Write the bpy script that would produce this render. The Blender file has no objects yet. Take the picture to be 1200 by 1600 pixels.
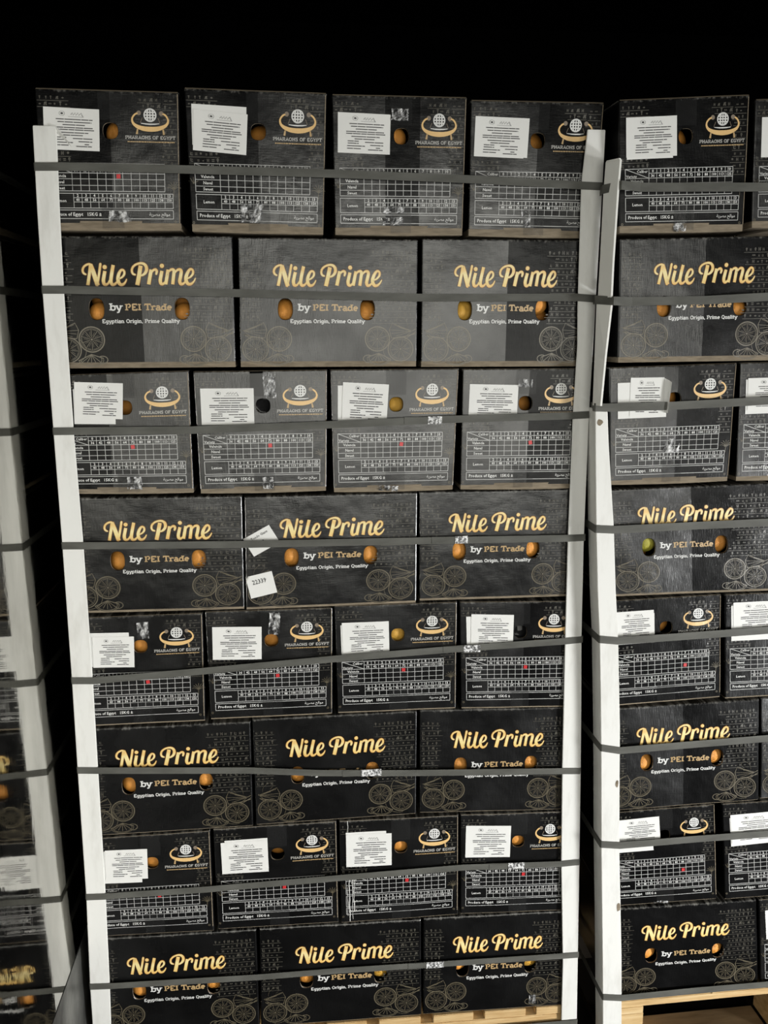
import bpy, math, random
import numpy as np
from math import sin, cos, pi, sqrt
from mathutils import Matrix, Vector, Euler

random.seed(7)
S = bpy.context.scene
COL = S.collection

# ------------------------------------------------------------------ camera
cp, cy_, cr = -0.19945, -0.09710, 0.00262
R_cam = Matrix.Rotation(cy_, 4, 'Z') @ Matrix.Rotation(cp, 4, 'X') @ Matrix.Rotation(cr, 4, 'Y')
cam = bpy.data.cameras.new('camera')
cam.sensor_fit = 'VERTICAL'
cam.sensor_height = 24.0
cam.lens = 24.0 * 1360.19 / 1600
cam.clip_start = 0.05
co = bpy.data.objects.new('camera', cam)
COL.objects.link(co)
co.matrix_world = Matrix.Translation((0.53245, -1.96679, 1.89321)) @ R_cam @ Matrix.Rotation(pi / 2, 4, 'X')
S.camera = co

# ------------------------------------------------------------------ world, lights, exposure
w = bpy.data.worlds.new('world')
S.world = w
w.use_nodes = True
w.node_tree.nodes['Background'].inputs[0].default_value = (0.9, 0.95, 1.0, 1)
w.node_tree.nodes['Background'].inputs[1].default_value = 0.004


def area(name, loc, target, sx, sy, power, col, spread=180):
    l = bpy.data.lights.new(name, 'AREA')
    l.shape = 'RECTANGLE'
    l.size, l.size_y = sx, sy
    l.energy = power
    l.color = col
    l.spread = math.radians(spread)
    o = bpy.data.objects.new(name, l)
    COL.objects.link(o)
    d = Vector(target) - Vector(loc)
    o.location = loc
    o.rotation_euler = d.to_track_quat('-Z', 'Y').to_euler()
    return o


area('doorway_light', (1.4, -3.3, 1.80), (1.4, 0, 1.9), 3.0, 1.60, 40, (1.0, 0.985, 0.90))
area('side_fill_light', (6.4, -4.0, 0.45), (0.1, 0, 0.0), 1.0, 0.8, 34, (1.0, 0.99, 0.97), 50)  # added fill from the far right, no real lamp; lifts the whites
area('low_fill_light', (4.3, -2.1, 0.10), (0.4, 0, 0.4), 0.5, 0.4, 78, (0.98, 1.0, 1.0))  # added low fill, no known source there; brightens the bottom rows
S.view_settings.view_transform = 'Standard'
S.view_settings.look = 'None'
S.view_settings.exposure = 0.0
S.view_settings.gamma = 1.0
S.view_settings.use_curve_mapping = False


# ------------------------------------------------------------------ materials
def mat(name, col, rough=0.6, metal=0.0, spec=0.5, **kw):
    m = bpy.data.materials.new(name)
    m.use_nodes = True
    b = m.node_tree.nodes['Principled BSDF']
    b.inputs['Base Color'].default_value = (*col, 1)
    b.inputs['Roughness'].default_value = rough
    b.inputs['Metallic'].default_value = metal
    b.inputs['Specular IOR Level'].default_value = spec
    for k, v in kw.items():
        b.inputs[k.replace('_', ' ')].default_value = v
    return m


def N(m, t, **kw):
    n = m.node_tree.nodes.new(t)
    for k, v in kw.items():
        if isinstance(k, str) and hasattr(n, k):
            setattr(n, k, v)
        else:
            n.inputs[k].default_value = v
    return n


def Lk(m, a, b):
    m.node_tree.links.new(a, b)


def bsdf(m):
    return m.node_tree.nodes['Principled BSDF']


def ramp(m, fac, stops):
    r = m.node_tree.nodes.new('ShaderNodeValToRGB')
    e = r.color_ramp.elements
    e[0].position, e[0].color = stops[0][0], (*stops[0][1], 1)
    e[1].position, e[1].color = stops[-1][0], (*stops[-1][1], 1)
    for p, c in stops[1:-1]:
        x = e.new(p)
        x.color = (*c, 1)
    Lk(m, fac, r.inputs[0])
    return r.outputs[0]


def coords(m, kind='UV', scale=(1, 1, 1)):
    t = m.node_tree.nodes.new('ShaderNodeTexCoord')
    mp = m.node_tree.nodes.new('ShaderNodeMapping')
    mp.inputs['Scale'].default_value = scale
    if kind == 'UVrand':
        # UV metres, shifted per object so that no two cartons wear alike
        oi = m.node_tree.nodes.new('ShaderNodeObjectInfo')
        mul = m.node_tree.nodes.new('ShaderNodeVectorMath')
        mul.operation = 'SCALE'
        cb = m.node_tree.nodes.new('ShaderNodeCombineXYZ')
        for i in range(3):
            Lk(m, oi.outputs['Random'], cb.inputs[i])
        Lk(m, cb.outputs[0], mul.inputs[0])
        mul.inputs['Scale'].default_value = 37.0
        ad = m.node_tree.nodes.new('ShaderNodeVectorMath')
        ad.operation = 'ADD'
        Lk(m, t.outputs['UV'], ad.inputs[0])
        Lk(m, mul.outputs[0], ad.inputs[1])
        Lk(m, ad.outputs[0], mp.inputs[0])
    else:
        Lk(m, t.outputs[kind], mp.inputs[0])
    return mp.outputs[0]


def noise(m, vec, scale, detail=3, rough=0.55):
    n = m.node_tree.nodes.new('ShaderNodeTexNoise')
    n.inputs['Scale'].default_value = scale
    n.inputs['Detail'].default_value = detail
    n.inputs['Roughness'].default_value = rough
    Lk(m, vec, n.inputs['Vector'])
    return n.outputs[0]


def bump(m, h, strength, dist=0.001, prev=None):
    b = m.node_tree.nodes.new('ShaderNodeBump')
    b.inputs['Strength'].default_value = strength
    b.inputs['Distance'].default_value = dist
    Lk(m, h, b.inputs['Height'])
    if prev is not None:
        Lk(m, prev, b.inputs['Normal'])
    return b.outputs[0]


def math_(m, op, a, b=None):
    n = m.node_tree.nodes.new('ShaderNodeMath')
    n.operation = op
    for i, v in enumerate((a, b)):
        if v is None:
            continue
        if isinstance(v, (int, float)):
            n.inputs[i].default_value = v
        else:
            Lk(m, v, n.inputs[i])
    return n.outputs[0]


def mixc(m, fac, a, b):
    n = m.node_tree.nodes.new('ShaderNodeMix')
    n.data_type = 'RGBA'
    if isinstance(fac, (int, float)):
        n.inputs[0].default_value = fac
    else:
        Lk(m, fac, n.inputs[0])
    for s, v in ((n.inputs[6], a), (n.inputs[7], b)):
        if isinstance(v, tuple):
            s.default_value = (*v, 1)
        else:
            Lk(m, v, s)
    return n.outputs[2]


def carton_surface(m):
    """fine vertical flute ribs and soft dents shared by the board and its prints"""
    uv = coords(m, 'UVrand')
    st = coords(m, 'UVrand', (1, 0.12, 1))
    st2 = coords(m, 'UVrand', (0.2, 1, 1))
    a = bump(m, noise(m, uv, 14, 2), 0.5, 0.005)
    b = bump(m, noise(m, st, 420, 2), 0.42, 0.0007, a)
    c = bump(m, noise(m, st2, 300, 2), 0.28, 0.0006, b)
    Lk(m, c, bsdf(m).inputs['Normal'])
    return uv, st


# black printed board, and a low-specular copy that sets the darker sheen halves in the material
M = {}
m = M['board'] = mat('black_printed_board', (0.012, 0.012, 0.012), 0.36, spec=1.0)
uv, st = carton_surface(m)
t = m.node_tree.nodes.new('ShaderNodeTexCoord')
sep = m.node_tree.nodes.new('ShaderNodeSeparateXYZ')
Lk(m, t.outputs['UV'], sep.inputs[0])
n1 = noise(m, uv, 90, 4, 0.7)
edge = ramp(m, math_(m, 'ADD', sep.outputs[1], math_(m, 'MULTIPLY', noise(m, st, 120, 2), 0.014)),
            [(0.2825, (0, 0, 0)), (0.2875, (1, 1, 1))])
scuff = math_(m, 'MULTIPLY', edge, ramp(m, n1, [(0.44, (0, 0, 0)), (0.60, (1, 1, 1))]))
base = mixc(m, math_(m, 'MULTIPLY', scuff, 0.8), (0.0034, 0.0034, 0.0036), (0.30, 0.29, 0.265))
light_scr = ramp(m, noise(m, coords(m, 'UVrand', (0.25, 1, 1)), 130, 3, 0.7), [(0.70, (0, 0, 0)), (0.8, (1, 1, 1))])
base = mixc(m, math_(m, 'MULTIPLY', light_scr, 0.25), base, (0.09, 0.085, 0.075))
Lk(m, base, bsdf(m).inputs['Base Color'])
Lk(m, ramp(m, noise(m, uv, 9, 3), [(0.3, (0.23,) * 3), (0.7, (0.36,) * 3)]), bsdf(m).inputs['Roughness'])

m = M['board_less_sheen'] = M['board'].copy()
m.name = 'less_sheen_black_printed_board'
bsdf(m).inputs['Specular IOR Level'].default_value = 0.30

m = M['kraft'] = mat('kraft_board', (0.36, 0.26, 0.16), 0.85, spec=0.2)
st = coords(m, 'Object', (1, 1, 6))
Lk(m, ramp(m, noise(m, st, 30, 4), [(0.3, (0.18, 0.147, 0.105)), (0.7, (0.30, 0.248, 0.18))]), bsdf(m).inputs['Base Color'])


def ink(name, col, rough=0.33, spec=0.8):
    mm = mat(name, col, rough, spec=spec)
    carton_surface(mm)
    return mm


M['white_ink'] = ink('white_ink', (0.78, 0.78, 0.76))
M['table_ink'] = ink('table_line_ink', (0.55, 0.55, 0.54))
M['dim_white_ink'] = ink('dim_white_ink', (0.52, 0.51, 0.48))
M['tan_ink'] = ink('tan_ink', (0.54, 0.37, 0.18))
M['faint_ink'] = ink('faint_pattern_ink', (0.085, 0.079, 0.064), 0.33, 1.0)
M['slice_ink'] = ink('faint_fruit_ink', (0.125, 0.106, 0.070), 0.33, 1.0)
M['grey_ink'] = ink('grey_brown_ink', (0.25, 0.2, 0.15))
M['red_ink'] = ink('red_stamp_ink', (0.62, 0.035, 0.04))
M['rim_ink'] = ink('orange_outline_ink', (0.30, 0.11, 0.012))
m = M['gold_ink'] = ink('gold_gradient_ink', (0.9, 0.6, 0.2))
t = m.node_tree.nodes.new('ShaderNodeTexCoord')
sep = m.node_tree.nodes.new('ShaderNodeSeparateXYZ')
Lk(m, t.outputs['UV'], sep.inputs[0])
wv = math_(m, 'ADD', sep.outputs[1], math_(m, 'MULTIPLY', noise(m, coords(m, 'UV', (1, 0.5, 1)), 45, 1), 0.024))
Lk(m, ramp(m, wv, [(0.186, (0.88, 0.52, 0.16)), (0.198, (0.93, 0.72, 0.28)), (0.212, (0.95, 0.82, 0.42)),
                   (0.224, (0.90, 0.60, 0.20)), (0.238, (0.93, 0.74, 0.34))]), bsdf(m).inputs['Base Color'])
m = M['emblem_gold'] = ink('emblem_gold_ink', (0.85, 0.56, 0.24))

m = M['paper'] = mat('white_label_paper', (0.84, 0.84, 0.815), 0.55, spec=0.3)
m = M['print'] = mat('grey_label_print', (0.07, 0.07, 0.07), 0.6)
m = M['tape'] = mat('clear_packing_tape', (0.05, 0.05, 0.05), 0.16)
bsdf(m).inputs['Alpha'].default_value = 0.22
uvt = coords(m, 'Object', (1, 1, 0.4))
Lk(m, bump(m, noise(m, uvt, 60, 3), 0.5, 0.002), bsdf(m).inputs['Normal'])
m = M['scrap'] = mat('crinkled_tape', (0.36, 0.36, 0.36), 0.25, metal=0.0)
uvt = coords(m, 'Object')
nz = noise(m, uvt, 80, 3)
Lk(m, bump(m, nz, 1.0, 0.006), bsdf(m).inputs['Normal'])
Lk(m, ramp(m, noise(m, coords(m, 'Object', (1, 1, .5)), 70, 2), [(0.40, (0.04,) * 3), (0.56, (1,) * 3)]), bsdf(m).inputs['Alpha'])
Lk(m, ramp(m, nz, [(0.38, (0.06,) * 3), (0.62, (0.75,) * 3)]), bsdf(m).inputs['Base Color'])

m = M['edge'] = mat('white_edge_board', (0.77, 0.77, 0.745), 0.5, spec=0.4)
uvt = coords(m, 'Object', (1, 1, 0.25))
d = ramp(m, noise(m, uvt, 26, 4, 0.65), [(0.30, (0.73, 0.725, 0.69)), (0.5, (0.83, 0.83, 0.80))])
Lk(m, d, bsdf(m).inputs['Base Color'])
Lk(m, bump(m, noise(m, uvt, 25, 2), 0.15, 0.003), bsdf(m).inputs['Normal'])
m = M['grey_edge'] = mat('grey_white_edge_board', (0.84, 0.84, 0.80), 0.5, spec=0.4)
m = M['strap'] = mat('grey_plastic_strap', (0.052, 0.052, 0.046), 0.6, spec=0.25)
uvt = coords(m, 'Object', (0.3, 1, 1))
Lk(m, ramp(m, noise(m, uvt, 30, 3), [(0.35, (0.085, 0.085, 0.075)), (0.65, (0.125, 0.125, 0.112))]), bsdf(m).inputs['Base Color'])
m = M['clip'] = mat('crimped_metal_seal', (0.55, 0.55, 0.54), 0.35, metal=0.0)
nz = noise(m, coords(m, 'Object'), 190, 1)
Lk(m, bump(m, nz, 0.5, 0.002), bsdf(m).inputs['Normal'])
Lk(m, ramp(m, nz, [(0.38, (0.12,) * 3), (0.6, (0.85,) * 3)]), bsdf(m).inputs['Base Color'])


def peel(name, c0, c1):
    m = mat(name, c0, 0.42, spec=0.5)
    v = coords(m, 'Object')
    Lk(m, ramp(m, noise(m, v, 22, 3), [(0.35, c0), (0.65, c1)]), bsdf(m).inputs['Base Color'])
    Lk(m, bump(m, noise(m, v, 380, 2), 0.5, 0.0012), bsdf(m).inputs['Normal'])
    return m


M['peel'] = peel('orange_peel', (0.88, 0.32, 0.05), (0.98, 0.47, 0.10))
M['shade_wood'] = mat('shaded_black_wood', (0.012, 0.009, 0.006), 0.9, spec=0.1)  # near-black wood copy; shade of the gap put into the rear boards' colour
M['tape_dark'] = mat('black_glossy_tape', (0.004, 0.004, 0.004), 0.2)
M['peel2'] = peel('yellow_orange_peel', (0.80, 0.42, 0.05), (0.85, 0.50, 0.09))
M['peel3'] = peel('greenish_yellow_peel', (0.42, 0.40, 0.05), (0.55, 0.50, 0.07))
M['film'] = mat('black_plastic_film', (0.03, 0.03, 0.032), 0.2)
M['film_grey'] = mat('grey_plastic_film', (0.30, 0.30, 0.30), 0.4)

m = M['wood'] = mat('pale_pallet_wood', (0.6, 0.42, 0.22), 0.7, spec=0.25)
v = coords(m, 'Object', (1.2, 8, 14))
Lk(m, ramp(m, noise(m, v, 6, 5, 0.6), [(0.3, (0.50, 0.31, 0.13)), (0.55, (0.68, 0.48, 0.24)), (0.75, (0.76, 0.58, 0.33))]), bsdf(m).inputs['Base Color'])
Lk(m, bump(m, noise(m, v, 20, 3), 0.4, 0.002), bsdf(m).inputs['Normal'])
m = M['dark_wood'] = mat('dark_pallet_wood', (0.3, 0.2, 0.11), 0.8, spec=0.2)  # darker brown tone of the pallet wood
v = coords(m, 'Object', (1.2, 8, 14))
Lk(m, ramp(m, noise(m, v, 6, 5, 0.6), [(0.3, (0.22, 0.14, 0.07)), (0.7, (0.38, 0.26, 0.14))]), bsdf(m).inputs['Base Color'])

m = M['wall'] = mat('glossy_container_wall', (0.33, 0.32, 0.29), 0.07, metal=1.0)
v = coords(m, 'Object', (1, 1, 0.35))
a = bump(m, noise(m, v, 5, 2), 0.10, 0.004)
b = bump(m, noise(m, v, 38, 3), 0.16, 0.0012, a)
Lk(m, b, bsdf(m).inputs['Normal'])
Lk(m, ramp(m, noise(m, v, 16, 5, 0.65), [(0.35, (0.03,) * 3), (0.7, (0.09,) * 3)]), bsdf(m).inputs['Roughness'])
Lk(m, ramp(m, noise(m, v, 11, 4), [(0.3, (0.36, 0.35, 0.32)), (0.7, (0.52, 0.51, 0.47))]), bsdf(m).inputs['Base Color'])
m = M['kick'] = mat('dull_kick_plate', (0.12, 0.12, 0.11), 0.42, metal=0.8)
v = coords(m, 'Object', (1, 1, 0.6))
Lk(m, bump(m, noise(m, v, 14, 3), 0.5, 0.008), bsdf(m).inputs['Normal'])
Lk(m, ramp(m, noise(m, v, 10, 4), [(0.35, (0.08, 0.08, 0.075)), (0.7, (0.30, 0.30, 0.28))]), bsdf(m).inputs['Base Color'])
M['gap'] = mat('black_rubber_seam', (0.004, 0.004, 0.004), 0.8)
M['void'] = mat('black_container_lining', (0.0010, 0.0010, 0.0010), 0.9, spec=0.0)
m = M['floor'] = mat('dark_container_floor', (0.05, 0.04, 0.03), 0.7, spec=0.2)
v = coords(m, 'Object')
Lk(m, ramp(m, noise(m, v, 9, 4), [(0.3, (0.004, 0.0035, 0.003)), (0.7, (0.010, 0.008, 0.006))]), bsdf(m).inputs['Base Color'])


# ------------------------------------------------------------------ object helpers
def tag(o, label=None, cat=None, group=None, kind=None):
    if label:
        o['label'] = label
    if cat:
        o['category'] = cat
    if group:
        o['group'] = group
    if kind:
        o['kind'] = kind
    return o


def empty(name, loc, rz=0.0):
    o = bpy.data.objects.new(name, None)
    o.empty_display_size = 0.05
    COL.objects.link(o)
    o.location = loc
    o.rotation_euler = (0, 0, rz)
    return o


def mesh(name, verts, faces, mats, parent=None, smooth=False, mi=None):
    me = bpy.data.meshes.new(name)
    me.from_pydata([tuple(v) for v in verts], [], faces)
    for mm in (mats if isinstance(mats, (list, tuple)) else [mats]):
        me.materials.append(mm)
    if mi is not None:
        me.polygons.foreach_set('material_index', mi)
    if smooth:
        me.polygons.foreach_set('use_smooth', [True] * len(me.polygons))
    me.update()
    o = bpy.data.objects.new(name, me)
    COL.objects.link(o)
    if parent:
        o.parent = parent
    return o


def loft(rings, closed=True):
    """rings of equal-length cross sections -> closed solid"""
    n = len(rings[0])
    v = [p for r in rings for p in r]
    f = []
    for i in range(len(rings) - 1):
        for j in range(n):
            k = (j + 1) % n
            f.append((i * n + j, i * n + k, (i + 1) * n + k, (i + 1) * n + j))
    f.append(tuple(range(n))[::-1])
    f.append(tuple((len(rings) - 1) * n + j for j in range(n)))
    return v, f


def fix_normals(o):
    import bmesh
    bm = bmesh.new()
    bm.from_mesh(o.data)
    bmesh.ops.recalc_face_normals(bm, faces=bm.faces)
    bm.to_mesh(o.data)
    bm.free()


def box(name, x0, x1, y0, y1, z0, z1, mm, parent=None, bev=0.002):
    import bmesh
    bm = bmesh.new()
    bmesh.ops.create_cube(bm, size=1)
    for v in bm.verts:
        v.co = ((x0 + x1) / 2 + v.co.x * (x1 - x0), (y0 + y1) / 2 + v.co.y * (y1 - y0), (z0 + z1) / 2 + v.co.z * (z1 - z0))
    if bev:
        bmesh.ops.bevel(bm, geom=list(bm.edges), offset=bev, segments=2, affect='EDGES')
    me = bpy.data.meshes.new(name)
    bm.to_mesh(me)
    bm.free()
    me.materials.append(mm)
    o = bpy.data.objects.new(name, me)
    COL.objects.link(o)
    if parent:
        o.parent = parent
    return o


# ------------------------------------------------------------------ setting
WX0, WZS = -0.0368, -0.0056          # the wall leans very slightly: x = WX0 + WZS * z


def wx(z):
    return WX0 + WZS * z


def wall_slab(name, y0, y1, z0, z1, mm, off=0.0, th=0.03):
    v = [(wx(z) + off - d, y, z) for d in (0, th) for (y, z) in ((y0, z0), (y1, z0), (y1, z1), (y0, z1))]
    f = [(0, 1, 2, 3), (7, 6, 5, 4), (0, 4, 5, 1), (1, 5, 6, 2), (2, 6, 7, 3), (3, 7, 4, 0)]
    o = mesh(name, v, f, mm)
    fix_normals(o)
    return tag(o, kind='structure')


wall_slab('wall_left', -1.6, 2.4, 0.409, 3.3, M['wall'])
tag(wall_slab('trim_1', -1.6, 2.4, 0.0, 0.405, M['kick'], 0.0008), 'dull grey kick plate along the foot of the glossy side wall')
tag(wall_slab('trim_2', -1.6, 2.4, 0.4052, 0.4088, M['gap'], -0.0015), 'thin black seam above the kick plate on the side wall')
o = mesh('floor', [(-0.07, -1.6, 0), (4, -1.6, 0), (4, 2.4, 0), (-0.07, 2.4, 0), (-0.07, -1.6, -.05), (4, -1.6, -.05), (4, 2.4, -.05), (-0.07, 2.4, -.05)],
         [(0, 1, 2, 3), (7, 6, 5, 4), (0, 4, 5, 1), (1, 5, 6, 2), (2, 6, 7, 3), (3, 7, 4, 0)], M['floor'])
fix_normals(o)
tag(o, kind='structure')
tag(box('wall_back', -0.07, 4, 2.4, 2.44, 0, 3.3, M['void'], bev=0), kind='structure')
tag(box('ceiling', -0.07, 4, 0.0, 2.44, 3.3, 3.34, M['void'], bev=0), kind='structure')


# ------------------------------------------------------------------ flat print builder
class P2:
    """flat artwork in metres on the carton's face: x across, z up"""

    def __init__(s):
        s.v, s.f, s.m = [], [], []

    def poly(s, pts, mi=0):
        b = len(s.v)
        s.v += [tuple(p) for p in pts]
        s.f.append(tuple(range(b, b + len(pts))))
        s.m.append(mi)

    def rect(s, x0, z0, x1, z1, mi=0, n=1):
        for i in range(n):
            a = x0 + (x1 - x0) * i / n
            c = x0 + (x1 - x0) * (i + 1) / n
            s.poly([(a, z0), (c, z0), (c, z1), (a, z1)], mi)

    def rib(s, pts, w, mi=0, smooth=0, closed=False):
        if not isinstance(w, (list, tuple)):
            w = [w] * len(pts)
        if smooth:
            pts, w = catmull(pts, w, smooth)
        n = len(pts)
        b = len(s.v)
        for i in range(n):
            if closed:
                a, c = pts[i - 1], pts[(i + 1) % n]
            else:
                a, c = pts[max(0, i - 1)], pts[min(n - 1, i + 1)]
            dx, dz = c[0] - a[0], c[1] - a[1]
            L = sqrt(dx * dx + dz * dz) or 1
            nx, nz = -dz / L * w[i] / 2, dx / L * w[i] / 2
            s.v += [(pts[i][0] + nx, pts[i][1] + nz), (pts[i][0] - nx, pts[i][1] - nz)]
        for i in range(n if closed else n - 1):
            j = (i + 1) % n
            s.f.append((b + 2 * i + 1, b + 2 * j + 1, b + 2 * j, b + 2 * i))
            s.m.append(mi)

    def dot(s, x, z, r, mi=0, n=12, rz=None):
        rz = rz or r
        s.poly([(x + r * cos(2 * pi * i / n), z + rz * sin(2 * pi * i / n)) for i in range(n)], mi)

    def arc(s, x, z, rx, rz, a0, a1, w, mi=0, n=14):
        s.rib([(x + rx * cos(a0 + (a1 - a0) * i / n), z + rz * sin(a0 + (a1 - a0) * i / n)) for i in range(n + 1)], w, mi)

    def ring(s, x, z, rx, rz, w, mi=0, n=28):
        s.rib([(x + rx * cos(2 * pi * i / n), z + rz * sin(2 * pi * i / n)) for i in range(n)], w, mi, closed=True)

    def text(s, body, x, z, size, mi=0, align='LEFT', bold=0.0, sx=1.0, rot=0.0):
        c = bpy.data.curves.new('t', 'FONT')
        c.body = body
        c.size = 1.0
        c.resolution_u = 1
        c.align_x = align
        c.offset = bold
        o = bpy.data.objects.new('t', c)
        me = bpy.data.meshes.new_from_object(o)
        b = len(s.v)
        ca, sa = cos(rot), sin(rot)
        for q in me.vertices:
            u, v = q.co.x * size * sx, q.co.y * size
            s.v.append((x + u * ca - v * sa, z + u * sa + v * ca))
        for p in me.polygons:
            s.f.append(tuple(b + i for i in p.vertices))
            s.m.append(mi)
        bpy.data.meshes.remove(me)
        bpy.data.objects.remove(o)
        bpy.data.curves.remove(c)


def catmull(pts, w, n):
    P = [pts[0]] + list(pts) + [pts[-1]]
    Wd = [w[0]] + list(w) + [w[-1]]
    op, ow = [], []
    for i in range(1, len(P) - 2):
        for k in range(n):
            t = k / n
            r = []
            for d in (0, 1):
                a, b, c, e = P[i - 1][d], P[i][d], P[i + 1][d], P[i + 2][d]
                r.append(0.5 * (2 * b + (c - a) * t + (2 * a - 5 * b + 4 * c - e) * t * t + (3 * b - a - 3 * c + e) * t ** 3))
            op.append(tuple(r))
            ow.append(Wd[i] * (1 - t) + Wd[i + 1] * t)
    op.append(tuple(pts[-1]))
    ow.append(w[-1])
    return op, ow


# script lettering of the brand, drawn stroke by stroke (100 units = letter space, y up)
def script_strokes():
    K = []

    def a(pts, w):
        K.append(([(x, 285 - y) for x, y in pts], w if isinstance(w, list) else [w] * len(pts)))
    # N
    a([(66, 192), (47, 182), (38, 160), (48, 132), (74, 112), (104, 104), (128, 112)], [15, 19, 20, 19, 18, 18, 20])
    a([(116, 112), (107, 165), (94, 225), (80, 286)], [26, 27, 28, 29])
    a([(118, 106), (137, 160), (156, 220), (176, 288)], [34, 40, 42, 38])
    a([(170, 286), (186, 230), (200, 170), (214, 104)], [22, 21, 21, 22])
    # i
    a([(254, 163), (243, 205), (234, 245), (240, 275), (258, 281), (280, 268), (296, 240)], [30, 31, 32, 30, 24, 16, 11])
    # l
    a([(338, 112), (324, 165), (311, 220), (306, 255), (318, 280), (342, 278), (364, 258), (380, 232)], [30, 31, 32, 32, 28, 22, 14, 10])
    # e
    a([(384, 232), (416, 218), (440, 192), (440, 164), (418, 154), (394, 178), (378, 220), (380, 258), (400, 281), (426, 278), (448, 258), (460, 236)],
      [10, 16, 20, 19, 20, 26, 32, 32, 28, 22, 14, 9])
    # P
    a([(546, 196), (526, 188), (516, 166), (524, 136), (552, 112), (592, 99), (630, 101), (654, 120), (660, 150), (646, 180), (618, 200), (590, 202)],
      [15, 19, 20, 19, 18, 19, 23, 28, 30, 26, 18, 13])
    a([(604, 118), (592, 170), (578, 228), (562, 286)], [36, 37, 38, 38])
    # r
    a([(704, 152), (695, 190), (684, 235), (674, 280)], [32, 33, 33, 33])
    a([(690, 215), (704, 182), (724, 158), (746, 152), (758, 166), (752, 190)], [9, 15, 20, 24, 24, 18])
    # i
    a([(808, 163), (797, 205), (788, 245), (794, 272), (812, 277), (832, 262), (846, 238)], [30, 31, 32, 30, 24, 15, 11])
    # m
    a([(868, 152), (860, 190), (850, 235), (840, 280)], [28, 30, 31, 31])
    a([(850, 222), (866, 182), (890, 156), (914, 152), (926, 166), (920, 205), (908, 280)], [9, 14, 20, 26, 30, 30, 30])
    a([(914, 222), (932, 182), (958, 156), (984, 152), (996, 168), (988, 210), (978, 250), (986, 275), (1006, 276), (1028, 260), (1044, 236)],
      [9, 14, 20, 26, 30, 31, 31, 29, 23, 15, 10])
    # e
    a([(1046, 232), (1080, 218), (1108, 190), (1110, 160), (1088, 148), (1062, 172), (1042, 215), (1042, 252), (1062, 277), (1090, 275), (1116, 254), (1132, 228)],
      [10, 16, 21, 20, 21, 27, 34, 34, 29, 22, 14, 9])
    return K, [(254, 285 - 130, 20), (810, 285 - 120, 20)]


def brand(P, x0, z0, width, extra, mi):
    k = width / 1100.0
    kz = 0.0450 / 185.0
    st, dots = script_strokes()
    for pts, w in st:
        q = [(x0 + (x - 35) * k, z0 + y * kz) for x, y in pts]
        P.rib(q, [(t + extra) * k for t in w], mi, smooth=4)
        for e, ww in ((q[0], w[0]), (q[-1], w[-1])):
            if ww < 25:
                P.dot(e[0], e[1], (ww + extra) * k / 2, mi, 8)
    for x, y, r in dots:
        P.dot(x0 + (x - 35) * k, z0 + y * kz, (r + extra / 2) * k, mi, 14)


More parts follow.
